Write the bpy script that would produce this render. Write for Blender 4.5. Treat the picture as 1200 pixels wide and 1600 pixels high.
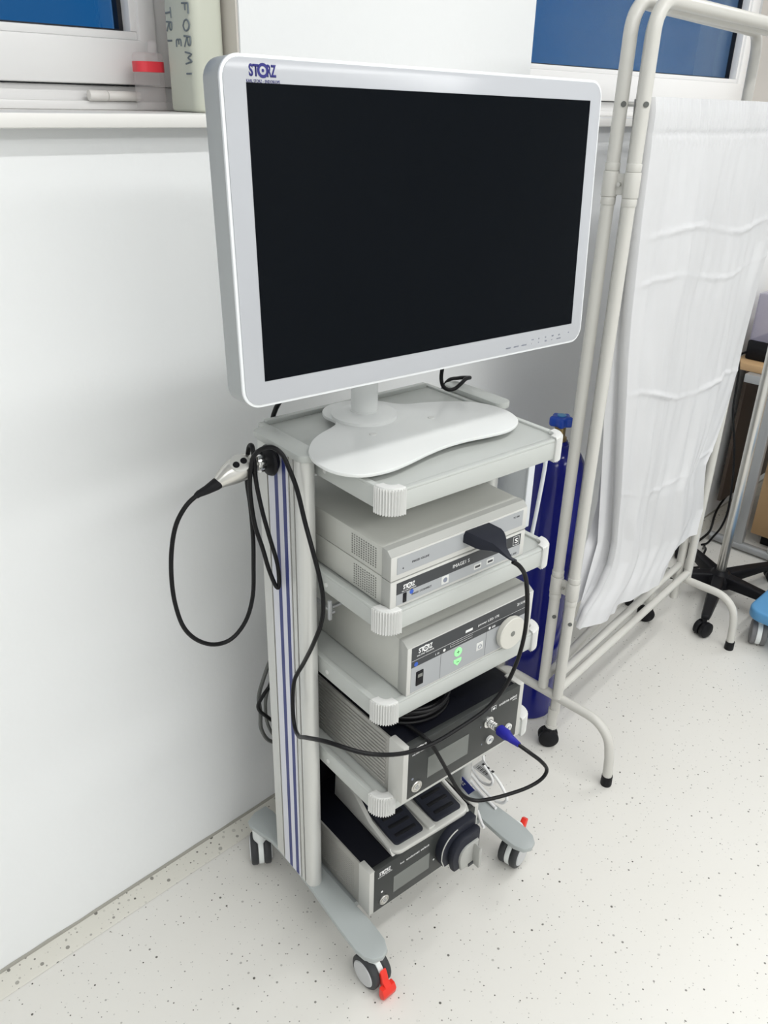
import bpy, bmesh, math, random
from math import sin, cos, pi, radians as R
from mathutils import Vector, Matrix, noise
random.seed(7)
for o in list(bpy.data.objects): bpy.data.objects.remove(o)
SC = bpy.context.scene
COL = SC.collection
# ---------------------------------------------------------------- camera
cd = bpy.data.cameras.new('camera'); cam = bpy.data.objects.new('camera', cd); COL.objects.link(cam)
PSI, PIT, ROL = R(44.9934), R(26.4329), R(1.3728)
fw = Vector((cos(PSI)*cos(PIT), sin(PSI)*cos(PIT), -sin(PIT)))
rt0 = Vector((sin(PSI), -cos(PSI), 0)); up0 = rt0.cross(fw)
rt = rt0*cos(ROL) + up0*sin(ROL); up = -rt0*sin(ROL) + up0*cos(ROL)
m3 = Matrix((rt, up, -fw)).transposed()
cam.matrix_world = Matrix.Translation((0, -1.2836, 1.5955)) @ m3.to_4x4()
cd.sensor_fit = 'VERTICAL'; cd.sensor_height = 32; cd.lens = 1286.12/1600*32; cd.clip_start = 0.02
SC.camera = cam
# ---------------------------------------------------------------- light
w = bpy.data.worlds.new('world'); SC.world = w; w.use_nodes = True
bg = w.node_tree.nodes['Background']; bg.inputs[0].default_value = (.012, .104, .275, 1); bg.inputs[1].default_value = 1.0
def area(name, loc, sx, sy, power, col=(1, 1, .99)):
    l = bpy.data.lights.new(name, 'AREA'); l.shape = 'RECTANGLE'; l.size = sx; l.size_y = sy; l.energy = power; l.color = col
    o = bpy.data.objects.new(name, l); COL.objects.link(o); o.location = loc; return o
area('ceiling_tube_and_fill_light', (1.15, -1.35, 2.72), 2.4, .07, 21)
area('ceiling_tube_and_fill_light', (3.3, -.75, 2.72), 1.4, .16, 15)  # fill, no such fixture known; lifts the shaded wall behind the folding screen
area('ceiling_tube_and_fill_light', (-1.0, -2.3, 2.72), 1.2, .6, 17)  # added fill lamp on the left, softens the shadows
area('ceiling_tube_and_fill_light', (1.2, -3.1, 2.72), 3.2, .60, 54)  # unseen second row, widened as fill to flatten the contrast
vs = SC.view_settings; vs.view_transform = 'Standard'; vs.look = 'None'; vs.gamma = 1; vs.use_curve_mapping = False
vs.exposure = 0.07
# ---------------------------------------------------------------- materials
def mat(name, col, rough=.5, metal=0, spec=.5, trans=0, ior=1.45, coat=0, emit=0, alpha=1, bump=None):
    m = bpy.data.materials.new(name); m.use_nodes = True; nt = m.node_tree
    b = nt.nodes['Principled BSDF']
    b.inputs['Base Color'].default_value = (*col, 1); b.inputs['Roughness'].default_value = rough
    b.inputs['Metallic'].default_value = metal; b.inputs['Specular IOR Level'].default_value = spec
    b.inputs['Transmission Weight'].default_value = trans; b.inputs['IOR'].default_value = ior
    b.inputs['Coat Weight'].default_value = coat; b.inputs['Alpha'].default_value = alpha
    if emit:
        b.inputs['Emission Color'].default_value = (*col, 1); b.inputs['Emission Strength'].default_value = emit
    if bump:
        tc = nt.nodes.new('ShaderNodeTexCoord'); n = nt.nodes.new('ShaderNodeTexNoise')
        n.inputs['Scale'].default_value = bump[0]; n.inputs['Detail'].default_value = 3
        bp = nt.nodes.new('ShaderNodeBump'); bp.inputs['Strength'].default_value = bump[1]; bp.inputs['Distance'].default_value = bump[2]
        nt.links.new(tc.outputs['Object'], n.inputs['Vector']); nt.links.new(n.outputs['Fac'], bp.inputs['Height'])
        nt.links.new(bp.outputs['Normal'], b.inputs['Normal'])
    return m
M = {}
M['wall'] = mat('wall_paint', (.855, .87, .875), .55, bump=(60, .25, .002))
M['plaster'] = mat('ceiling_paint', (.88, .88, .87), .7, bump=(50, .2, .002))
M['frame'] = mat('window_frame_plastic', (.86, .855, .85), .3)
M['hinge'] = mat('hinge_plastic', (.80, .78, .75), .3)
M['gasket'] = mat('black_gasket', (.01, .01, .014), .5)
M['sill'] = mat('sill_laminate', (.83, .82, .79), .35, bump=(30, .1, .001))
M['reveal'] = mat('reveal_paint', (.70, .66, .61), .5)
M['cove'] = mat('cove_vinyl', (.66, .635, .55), .4)
M['caulk'] = mat('grey_caulk', (.36, .35, .31), .7, bump=(80, .6, .004))
M['lac'] = mat('light_grey_lacquer', (.50, .52, .50), .34)
M['lacw'] = mat('white_plastic', (.70, .705, .69), .4)
M['alu'] = mat('anodised_aluminium', (.66, .665, .645), .34, metal=.35)
M['groove'] = mat('dark_groove', (.11, .10, .085), .5)
M['bstripe'] = mat('blue_inlay', (.028, .040, .19), .4)
M['wstripe'] = mat('pale_inlay', (.72, .73, .80), .4)
M['foot'] = mat('grey_foot_lacquer', (.39, .42, .42), .35)
M['tire'] = mat('dark_tyre', (.045, .047, .05), .5, spec=.3)
M['wcover'] = mat('wheel_cover_grey', (.55, .56, .57), .4)
M['cstrip'] = mat('caster_pale_plastic', (.78, .81, .80), .4)
M['red'] = mat('red_plastic', (.80, .035, .02), .35)
M['monw'] = mat('monitor_glass_white', (.46, .475, .505), .15)
M['mons'] = mat('monitor_shell', (.40, .42, .425), .4)
M['monrim'] = mat('monitor_rim', (.80, .82, .84), .3)
M['screen'] = mat('screen_black', (.0030, .0042, .0062), .22, spec=.07)
M['ink'] = mat('blue_ink', (.02, .02, .17), .4)
M['greyink'] = mat('grey_ink', (.22, .24, .30), .5)
M['stand'] = mat('stand_lacquer', (.76, .775, .765), .28)
M['dev'] = mat('device_case_beige', (.52, .525, .49), .42)
M['devf'] = mat('device_front_frame', (.60, .60, .575), .38)
M['devb'] = mat('device_bezel', (.40, .405, .385), .4)
M['panel'] = mat('grey_front_foil', (.38, .395, .41), .35)
M['paneld'] = mat('dark_front_foil', (.050, .053, .058), .35, spec=.3)
M['wink'] = mat('white_ink', (.85, .85, .85), .5)
M['dink'] = mat('dark_ink', (.05, .05, .055), .5)
M['hole'] = mat('vent_dark', (.20, .205, .19), .7)
M['black'] = mat('black_plastic', (.008, .008, .010), .4, spec=.2)
M['rubber'] = mat('black_rubber', (.011, .011, .013), .5, spec=.2)
M['cable'] = mat('black_cable_sheath', (.006, .006, .007), .36, spec=.25)
M['gcable'] = mat('grey_cable_sheath', (.10, .105, .10), .45)
M['wcable'] = mat('white_cable_sheath', (.80, .80, .80), .4)
M['chrome'] = mat('chrome', (.75, .75, .74), .16, metal=1)
M['steel'] = mat('satin_steel', (.62, .61, .58), .28, metal=.9)
M['conn'] = mat('connector_slate', (.019, .021, .031), .45, spec=.25)
M['bplug'] = mat('blue_plug', (.015, .015, .30), .4)
M['dside'] = mat('ribbed_silver_side', (.34, .335, .315), .38, metal=.3)
M['dtop'] = mat('gloss_dark_top', (.006, .0065, .010), .25, spec=.2)
M['dfront'] = mat('charcoal_front', (.040, .043, .042), .35, spec=.25)
M['sfront'] = mat('silver_frame', (.56, .56, .535), .35, metal=.2)
M['disp'] = mat('display_off', (.155, .165, .155), .22)
M['green'] = mat('green_key', (.30, .78, .33), .4, emit=.35)
M['blueic'] = mat('blue_icon', (.03, .10, .50), .4)
M['knob'] = mat('light_knob', (.62, .61, .56), .4)
M['cyl'] = mat('cylinder_blue_paint', (.004, .007, .16), .16, spec=.5)
M['hw'] = mat('handwheel_blue', (.008, .06, .42), .35)
M['brass'] = mat('brass', (.30, .22, .10), .35, metal=.8)
M['tube'] = mat('cream_enamel_tube', (.60, .592, .555), .3)
M['wood'] = mat('beech', (.55, .36, .19), .45)
M['shade_brown'] = mat('under_desk_shade_brown', (.10, .075, .06), .6)
M['lamp'] = mat('steel_grey_paint', (.40, .41, .42), .35, metal=.4)
M['bluep'] = mat('light_blue_plastic', (.10, .30, .55), .35)
M['tyreg'] = mat('grey_tyre', (.16, .16, .165), .5)
def thin(name, col, fac, rough):
    m = mat(name, col, rough, spec=.6); nt = m.node_tree; t = nt.nodes.new('ShaderNodeBsdfTransparent'); mx_ = nt.nodes.new('ShaderNodeMixShader')
    mx_.inputs[0].default_value = fac; nt.links.new(t.outputs[0], mx_.inputs[1]); nt.links.new(nt.nodes['Principled BSDF'].outputs[0], mx_.inputs[2])
    nt.links.new(mx_.outputs[0], nt.nodes['Material Output'].inputs[0]); return m
M['clear'] = thin('clear_plastic', (.80, .76, .76), .18, .1)
M['smoke'] = thin('clear_cover', (.42, .40, .52), .35, .1)
M['frost'] = thin('frosted_plastic', (.80, .83, .86), .80, .4)
M['hdpe'] = mat('translucent_canister', (.70, .72, .62), .32, trans=.12, ior=1.2)
M['redband'] = mat('red_band', (.80, .05, .07), .3)
M['marker'] = mat('marker_ink', (.17, .20, .22), .6)
M['tag'] = mat('blue_tag', (.012, .025, .26), .4)
M['paper'] = mat('white_paper', (.82, .82, .82), .6)

def floor_mat():
    m = bpy.data.materials.new('speckled_vinyl'); m.use_nodes = True; nt = m.node_tree; N = nt.nodes; L = nt.links
    b = N['Principled BSDF']; b.inputs['Roughness'].default_value = .36
    tc = N.new('ShaderNodeTexCoord')
    def specks(scale, rmax, power):
        v = N.new('ShaderNodeTexVoronoi'); v.voronoi_dimensions = '2D'; v.inputs['Scale'].default_value = scale
        L.new(tc.outputs['Object'], v.inputs['Vector'])
        s = N.new('ShaderNodeSeparateColor'); L.new(v.outputs['Color'], s.inputs[0])
        p = N.new('ShaderNodeMath'); p.operation = 'POWER'; L.new(s.outputs[0], p.inputs[0]); p.inputs[1].default_value = power
        r = N.new('ShaderNodeMath'); r.operation = 'MULTIPLY'; L.new(p.outputs[0], r.inputs[0]); r.inputs[1].default_value = rmax
        c = N.new('ShaderNodeMath'); c.operation = 'LESS_THAN'; L.new(v.outputs['Distance'], c.inputs[0]); L.new(r.outputs[0], c.inputs[1])
        d = N.new('ShaderNodeMath'); d.operation = 'MULTIPLY'; L.new(c.outputs[0], d.inputs[0]); L.new(s.outputs[1], d.inputs[1])
        return d
    a = specks(34, .096, 2.2); c = specks(70, .115, 3)
    ad = N.new('ShaderNodeMath'); ad.operation = 'MAXIMUM'; L.new(a.outputs[0], ad.inputs[0]); L.new(c.outputs[0], ad.inputs[1])
    n = N.new('ShaderNodeTexNoise'); n.inputs['Scale'].default_value = 3; L.new(tc.outputs['Object'], n.inputs['Vector'])
    r = N.new('ShaderNodeMix'); r.data_type = 'RGBA'; L.new(n.outputs['Fac'], r.inputs[0])
    r.inputs[6].default_value = (.715, .70, .655, 1); r.inputs[7].default_value = (.745, .735, .70, 1)
    x = N.new('ShaderNodeMix'); x.data_type = 'RGBA'; L.new(ad.outputs[0], x.inputs[0]); L.new(r.outputs[2], x.inputs[6])
    x.inputs[7].default_value = (.055, .05, .04, 1); L.new(x.outputs[2], b.inputs['Base Color'])
    return m
M['floor'] = floor_mat()
def cove_mat():
    m = M['floor'].copy(); m.name = 'cove_vinyl_speckled'
    for nd in m.node_tree.nodes:
        if nd.type == 'MIX' and not nd.inputs[6].is_linked: 
            nd.inputs[6].default_value = (.665, .65, .585, 1); nd.inputs[7].default_value = (.695, .68, .62, 1)
        if nd.type == 'MATH' and nd.operation == 'MULTIPLY' and not nd.inputs[1].is_linked: nd.inputs[1].default_value *= 1.9
        if nd.type == 'TEX_VORONOI': nd.inputs['Scale'].default_value *= 1.1
    return m
M['cove'] = cove_mat()
def glass_mat():
    m = mat('frosted_window_glass', (.80, .86, .92), .22, spec=.25, trans=1, ior=1.2); nt = m.node_tree; b = nt.nodes['Principled BSDF']
    tc = nt.nodes.new('ShaderNodeTexCoord'); n = nt.nodes.new('ShaderNodeTexNoise'); n.inputs['Scale'].default_value = 260; n.inputs['Detail'].default_value = 2
    bp = nt.nodes.new('ShaderNodeBump'); bp.inputs['Strength'].default_value = .35; bp.inputs['Distance'].default_value = .002
    nt.links.new(tc.outputs['Object'], n.inputs['Vector']); nt.links.new(n.outputs['Fac'], bp.inputs['Height']); nt.links.new(bp.outputs['Normal'], b.inputs['Normal'])
    t = nt.nodes.new('ShaderNodeBsdfTransparent'); t.inputs[0].default_value = (.82, .88, .93, 1); mx_ = nt.nodes.new('ShaderNodeMixShader'); mx_.inputs[0].default_value = .45
    nt.links.new(t.outputs[0], mx_.inputs[1]); nt.links.new(b.outputs[0], mx_.inputs[2]); nt.links.new(mx_.outputs[0], nt.nodes['Material Output'].inputs[0])
    return m
M['glass'] = glass_mat()
def cloth_mat():
    m = mat('white_cotton', (.765, .77, .785), .85, spec=.2, bump=(900, .08, .0006)); nt = m.node_tree; b = nt.nodes['Principled BSDF']
    t = nt.nodes.new('ShaderNodeBsdfTranslucent'); t.inputs[0].default_value = (.8, .8, .8, 1)
    mx = nt.nodes.new('ShaderNodeMixShader'); mx.inputs[0].default_value = .22
    out = nt.nodes['Material Output']
    nt.links.new(b.outputs[0], mx.inputs[1]); nt.links.new(t.outputs[0], mx.inputs[2]); nt.links.new(mx.outputs[0], out.inputs[0])
    return m
M['cloth'] = cloth_mat()
# ---------------------------------------------------------------- mesh builder
OFF = {}
class MB:
    def __init__(s): s.bm = bmesh.new()
    def _add(s, b, mtx=None):
        if mtx is not None: b.transform(mtx)
        me = bpy.data.meshes.new('t'); b.to_mesh(me); b.free(); s.bm.from_mesh(me); bpy.data.meshes.remove(me); return s
    def box(s, x0, x1, y0, y1, z0, z1, bev=0, seg=2, mtx=None):
        b = bmesh.new(); bmesh.ops.create_cube(b, size=1)
        for v in b.verts: v.co = Vector(((x0+x1)/2+v.co.x*(x1-x0), (y0+y1)/2+v.co.y*(y1-y0), (z0+z1)/2+v.co.z*(z1-z0)))
        if bev: bmesh.ops.bevel(b, geom=b.edges[:], offset=bev, segments=seg, affect='EDGES', profile=.5)
        return s._add(b, mtx)
    def prism(s, pts, z0, z1, bev=0, seg=2, mtx=None, vertical_bevel=0):
        b = bmesh.new(); vs_ = [b.verts.new((p[0], p[1], z0)) for p in pts]; f = b.faces.new(vs_)
        r = bmesh.ops.extrude_face_region(b, geom=[f]); nv = [g for g in r['geom'] if isinstance(g, bmesh.types.BMVert)]
        for v in nv: v.co.z = z1
        bmesh.ops.recalc_face_normals(b, faces=b.faces[:])
        if bev:
            es = [e for e in b.edges if abs(e.verts[0].co.z-e.verts[1].co.z) < 1e-6]
            bmesh.ops.bevel(b, geom=es, offset=bev, segments=seg, affect='EDGES', profile=.5)
        return s._add(b, mtx)
    def cyl(s, p0, p1, r0, r1=None, seg=24, bev=0):
        p0, p1 = Vector(p0), Vector(p1); r1 = r0 if r1 is None else r1; d = p1-p0
        b = bmesh.new(); bmesh.ops.create_cone(b, cap_ends=True, segments=seg, radius1=r0, radius2=r1, depth=d.length)
        if bev:
            es = [e for e in b.edges if abs(e.verts[0].co.z-e.verts[1].co.z) < 1e-6]
            bmesh.ops.bevel(b, geom=es, offset=bev, segments=2, affect='EDGES', profile=.5)
        q = d.to_track_quat('Z', 'Y').to_matrix().to_4x4()
        return s._add(b, Matrix.Translation((p0+p1)/2) @ q)
    def lathe(s, prof, p0=(0, 0, 0), axis=(0, 0, 1), seg=32):
        b = bmesh.new(); rings = []
        for r, h in prof:
            rings.append([b.verts.new((max(r, 1e-5)*cos(2*pi*i/seg), max(r, 1e-5)*sin(2*pi*i/seg), h)) for i in range(seg)])
        for a, c in zip(rings, rings[1:]):
            for i in range(seg): b.faces.new((a[i], a[(i+1) % seg], c[(i+1) % seg], c[i]))
        b.faces.new(rings[0][::-1]); b.faces.new(rings[-1])
        bmesh.ops.remove_doubles(b, verts=b.verts[:], dist=2e-5)
        bmesh.ops.recalc_face_normals(b, faces=b.faces[:])
        q = Vector(axis).to_track_quat('Z', 'Y').to_matrix().to_4x4()
        return s._add(b, Matrix.Translation(p0) @ q)
    def tube(s, pts, r, seg=10, sub=5, closed=False, smooth=True):
        P = [Vector(p) for p in pts]
        if smooth and len(P) > 2:
            Q = []; n = len(P)
            for i in range(n if closed else n-1):
                g = (lambda k: P[k % n]) if closed else (lambda k: P[min(max(k, 0), n-1)])
                a, b_, c, d = g(i-1), g(i), g(i+1), g(i+2)
                for k in range(sub):
                    t = k/sub
                    Q.append(.5*((2*b_)+(c-a)*t+(2*a-5*b_+4*c-d)*t*t+(3*b_-a-3*c+d)*t**3))
            if not closed: Q.append(P[-1])
            P = Q
        b = bmesh.new(); rings = []; n = len(P); prev = None
        for i, p in enumerate(P):
            t = (P[(i+1) % n]-P[i-1]) if closed else (P[min(i+1, n-1)]-P[max(i-1, 0)])
            t = t.normalized() if t.length > 1e-9 else Vector((0, 0, 1))
            if prev is None:
                nrm = t.orthogonal().normalized()
            else:
                nrm = (prev - t*prev.dot(t)); nrm = nrm.normalized() if nrm.length > 1e-6 else t.orthogonal().normalized()
            prev = nrm; bn = t.cross(nrm)
            rr = r[min(i, len(r)-1)] if isinstance(r, (list, tuple)) else r
            rings.append([b.verts.new(p+nrm*rr*cos(2*pi*k/seg)+bn*rr*sin(2*pi*k/seg)) for k in range(seg)])
        for i in range(n if closed else n-1):
            a, c = rings[i], rings[(i+1) % n]
            for k in range(seg): b.faces.new((a[k], a[(k+1) % seg], c[(k+1) % seg], c[k]))
        if not closed: b.faces.new(rings[0][::-1]); b.faces.new(rings[-1])
        return s._add(b)
    def grid(s, rows, thick=0):
        b = bmesh.new(); V = [[b.verts.new(p) for p in row] for row in rows]
        for a, c in zip(V, V[1:]):
            for i in range(len(a)-1): b.faces.new((a[i], a[i+1], c[i+1], c[i]))
        return s._add(b)
    def text(s, body, mtx, height, width=None, bold=0, depth=.0003, align='LEFT'):
        c = bpy.data.curves.new('t', 'FONT'); c.body = body; c.size = 1; c.offset = bold; c.extrude = 0; c.resolution_u = 3; c.align_x = 'LEFT'
        o = bpy.data.objects.new('t', c); COL.objects.link(o)
        dg = bpy.context.evaluated_depsgraph_get(); me = bpy.data.meshes.new_from_object(o.evaluated_get(dg))
        bpy.data.objects.remove(o); bpy.data.curves.remove(c)
        b = bmesh.new(); b.from_mesh(me); bpy.data.meshes.remove(me)
        xs = [v.co.x for v in b.verts]; ys = [v.co.y for v in b.verts]
        if not xs: b.free(); return s
        x0, x1, y0, y1 = min(xs), max(xs), min(ys), max(ys)
        sy = height/(y1-y0); sx = width/(x1-x0) if width else sy
        for v in b.verts: v.co = Vector(((v.co.x-x0)*sx, (v.co.y-y0)*sy, 0))
        r = bmesh.ops.extrude_face_region(b, geom=b.faces[:])
        for g in r['geom']:
            if isinstance(g, bmesh.types.BMVert): g.co.z += depth
        return s._add(b, mtx)
    def xf(s, mtx): s.bm.transform(mtx); return s
    def build(s, name, m, parent=None, flat=False, ang=40):
        me = bpy.data.meshes.new(name)
        bmesh.ops.recalc_face_normals(s.bm, faces=s.bm.faces[:])
        if parent is not None and parent in OFF:
            o_ = OFF[parent]
            for v in s.bm.verts: v.co -= o_
        s.bm.to_mesh(me); s.bm.free(); me.materials.append(M[m])
        if not flat:
            for p in me.polygons: p.use_smooth = True
            me.set_sharp_from_angle(angle=R(ang))
        o = bpy.data.objects.new(name, me); COL.objects.link(o)
        if parent is not None:
            o.parent = parent; OFF[o] = OFF.get(parent, Vector((0, 0, 0)))
        return o
def tag(o, label=None, cat=None, group=None, kind=None):
    if label: o['label'] = label
    if cat: o['category'] = cat
    if group: o['group'] = group
    if kind: o['kind'] = kind
    return o
PHI = R(-5.5204); TO = Vector((.764, -.5289, 0)); TM = Matrix.Translation(TO) @ Matrix.Rotation(PHI, 4, 'Z')
def thing(name, label, cat, org=(0, 0, 0), frame='W', group=None):
    """An Empty at the thing's base. org is in trolley coordinates (u, y=-v, z) for frame 'T', in room coordinates for 'W'."""
    o = bpy.data.objects.new(name, None); COL.objects.link(o); o.empty_display_size = .05
    if frame == 'T':
        o.location = TM @ Vector(org); o.rotation_euler = (0, 0, PHI)
    else: o.location = org
    OFF[o] = Vector(org); return tag(o, label, cat, group)
def struct(name, mb, m, parent=None, **k):
    o = mb.build(name, m, parent, **k)
    o['kind'] = 'structure'; return o
def P(u, v, z): return Vector((u, -v, z))
def FRONT(u, v, z): return Matrix.Translation((u, -v, z)) @ Matrix.Rotation(R(90), 4, 'X')   # text plane facing the trolley's front
def rrect(x0, x1, y0, y1, r, n=6, corners=(1, 1, 1, 1)):
    out = []
    for (cx, cy, a0, on) in ((x1-r, y1-r, 0, corners[0]), (x0+r, y1-r, 90, corners[1]), (x0+r, y0+r, 180, corners[2]), (x1-r, y0+r, 270, corners[3])):
        if on: out += [(cx+r*cos(R(a0+90*i/n)), cy+r*sin(R(a0+90*i/n))) for i in range(n+1)]
        else: out.append((cx+r*(1 if a0 in (0, 270) else -1), cy+r*(1 if a0 in (0, 90) else -1)))
    return out
def logo(name, mtx, h, m, parent, sub=True):
    """STORZ word mark: ST, ring with dot, RZ, small line beneath; mtx puts the lower left corner of the big letters."""
    b = MB(); w = h*2.45
    b.text('ST', mtx, h*.86, w*.36, .035); b.text('RZ', mtx @ Matrix.Translation((w*.66, 0, 0)), h*.86, w*.34, .035)
    n = 28
    c = mtx @ Matrix.Translation((w*.51, h*.43, 0)); ring = []
    bb = bmesh.new(); o1 = [bb.verts.new((h*.52*cos(2*pi*i/n), h*.52*sin(2*pi*i/n), .0003)) for i in range(n)]
    o2 = [bb.verts.new((h*.30*cos(2*pi*i/n), h*.30*sin(2*pi*i/n), .0003)) for i in range(n)]
    for i in range(n): bb.faces.new((o1[i], o1[(i+1) % n], o2[(i+1) % n], o2[i]))
    bb.faces.new([bb.verts.new((h*.12*cos(2*pi*i/12), h*.12*sin(2*pi*i/12), .0003)) for i in range(12)])
    b._add(bb, c)
    if sub: b.text('KARL STORZ \u2013 ENDOSKOPE', mtx @ Matrix.Translation((-w*.10, -h*.42, 0)), h*.22, w*1.22, .004)
    return b.build(name, m, parent, flat=True)
# ================================================================ THE ROOM
X0, X1, Y0, ZC = -2.2, 5.0, -4.2, 2.8
struct('floor', MB().box(X0, X1, Y0, .42, -.05, 0), 'floor')
struct('ceiling', MB().box(X0, X1, Y0, .42, ZC, ZC+.05), 'plaster')
struct('wall_left', MB().box(X0-.1, X0, Y0, .42, 0, ZC), 'wall')
struct('wall_right', MB().box(X1, X1+.1, Y0, .42, 0, ZC), 'wall')
struct('wall_front', MB().box(X0, X1, Y0-.1, Y0, 0, ZC), 'wall')
WZ, WT = 1.553, 2.55
wins = ((-1.05, .922), (1.72, 3.30))
b = MB().box(X0, X1, 0, .42, 0, WZ).box(X0, X1, 0, .42, WT, ZC)
for a, c in ((X0, wins[0][0]), (wins[0][1], wins[1][0]), (wins[1][1], X1)): b.box(a, c, 0, .42, WZ, WT)
struct('wall_back', b, 'wall')
# window reveals are lined with a thin warm coat
def window(name, x0, x1, g0, g1, s0, s1, hinge=None, gw=.008):
    fy = .208
    fr = MB()
    fr.box(x0, x1, fy+.006, .28, 1.5735, 1.612, .003); fr.box(x0, s0+.006, fy, .28, 1.612, WT, .003); fr.box(s1-.006, x1, fy, .28, 1.612, WT, .003); fr.box(x0, x1, fy, .28, WT-.04, WT, .003)
    fr.box(x0, x1, fy-.008, fy+.006, 1.5735, 1.588, .003); fr.box(x0, x1, .265, .28, 1.60, 1.66)
    o = struct(name, fr, 'frame')
    sa = MB()
    ang = .012
    sa.box(s0, s1, .196, .262, 1.614, 1.684, .004); sa.box(s0, g0-.012, .196, .262, 1.68, WT-.045, .004); sa.box(g1+.012, s1, .196, .262, 1.68, WT-.045, .004); sa.box(s0, s1, .196, .262, WT-.12, WT-.045, .004)
    sa.build('sash', 'frame', o)
    be = MB().box(g0-.012, g1+.012, .203, .24, 1.684, 1.6965, .002).box(g0-.013, g0, .203, .24, 1.6965, WT-.12, .002).box(g1, g1+.013, .203, .24, 1.6965, WT-.12, .002)
    be.build('glazing_bead', 'frame', o)
    ga = MB().box(g0, g1, .228, .245, 1.6965, 1.7005).box(g1-gw, g1, .228, .245, 1.7, WT-.12).box(g0, g0+.004, .228, .245, 1.7, WT-.12)
    ga.build('gasket', 'gasket', o)
    MB().box(g0, g1, .240, .246, 1.70, WT-.12).build('pane', 'glass', o, flat=True)
    if hinge:
        h = MB().cyl((hinge[0], .196, 1.596), (hinge[0]+.034, .196, 1.596), .0085, bev=.002).cyl((hinge[0]+.0345, .196, 1.596), (hinge[1], .196, 1.596), .0080, bev=.001)
        h.build('hinge', 'hinge', o)
    return o
window('window_1', -1.05, .922, -.97, .838, -1.02, .884, hinge=(.742, .838))
window('window_2', 1.72, 3.30, 1.809, 3.20, 1.745, 3.255, gw=.003)
struct('trim_1', MB().box(X0, 3.42, -.045, .0, WZ, 1.5735, .004).box(-1.05, .922, 0, .215, WZ, 1.5735).box(1.72, 3.30, 0, .215, WZ, 1.5735), 'sill')
struct('trim_2', MB().box(.9185, .922, .004, .20, 1.5735, WT).box(1.72, 1.7235, .004, .20, 1.5735, WT).box(3.2965, 3.30, .004, .20, 1.5735, WT), 'reveal')
# cove strip and dirty joint along the wall
cp = MB(); rows = []
for x in [X0+i*(X1-X0)/40 for i in range(41)]:
    j = .0012*noise.noise((x*9, 0, 0))
    rows.append([(x, -.052, .0006), (x, -.047+j, .0026), (x, -.03, .0045), (x, -.012, .0075), (x, -.004, .010+j), (x, -.0006, .011+j)])
cp.grid(rows); struct('baseboard_back', cp, 'cove')
cj = MB(); rows = []
for x in [X0+i*(X1-X0)/200 for i in range(201)]:
    j = .002*noise.noise((x*14, 3, 0))
    rows.append([(x, -.004, .0100), (x, -.0035, .0135+j), (x, -.0005, .0165+j*1.5)])
cj.grid(rows); struct('trim_3', cj, 'caulk')
struct('baseboard_right', MB().box(X1-.012, X1, Y0, -.02, 0, .06), 'cove')

# ================================================================ EQUIPMENT TROLLEY (u to the right, v to the front)
W = .3947; ZS = (1.0917, .8801, .6967, .4856)
tr = thing('equipment_trolley', 'light grey four-shelf equipment trolley on twin-wheel casters with blue-striped side pillars', 'trolley', (W/2, .2, 0), 'T')
def pillar(side):
    us = (lambda a: a) if side < 0 else (lambda a: W-a)
    vb, vf = .305, .172; pts = []
    # plan outline: outer face u=-.036 with slots, rounded front end
    out = [(-.004, vb), (-.036, vb)]
    for g0, g1 in ((.279, .275), (.2125, .2085), (.1985, .1945)):
        out += [(-.036, g0), (-.031, g0), (-.031, g1), (-.036, g1)]
    n = 10
    for i in range(n+1):
        a = pi*i/n; out.append((-.020-.016*cos(a), vf+.016-.016*sin(a)))
    prof = [(us(a), v) for a, v in out]
    o = MB().prism(prof, .125, 1.090).build('pillar', 'alu', tr, ang=30)
    for v0, v1, m_ in ((.2725, .2540, 'wstripe'), (.2540, .2430, 'bstripe'), (.2430, .2295, 'wstripe'), (.2295, .2185, 'bstripe'), (.2185, .2140, 'wstripe')):
        MB().box(*sorted((us(-.0368), us(-.0355))), v1, v0, .126, 1.0895).build('blue_stripe' if m_ == 'bstripe' else 'pale_stripe', m_, o, flat=True)
    for v0, v1 in ((.279, .275), (.2125, .2085), (.1985, .1945)):
        MB().box(*sorted((us(-.0325), us(-.0305))), v1, v0, .126, 1.0895).build('slot', 'groove', o, flat=True)
    cpn = MB().prism(rrect(*sorted((us(-.040), us(.004))), -.318, -.164, .016) if False else rrect(*sorted((us(-.040), us(-.001))), .164, .322, .017), 1.088, 1.101, .003)
    cpn.build('pillar_cap', 'lac', o)
for sd in (-1, 1): pillar(sd)
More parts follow.
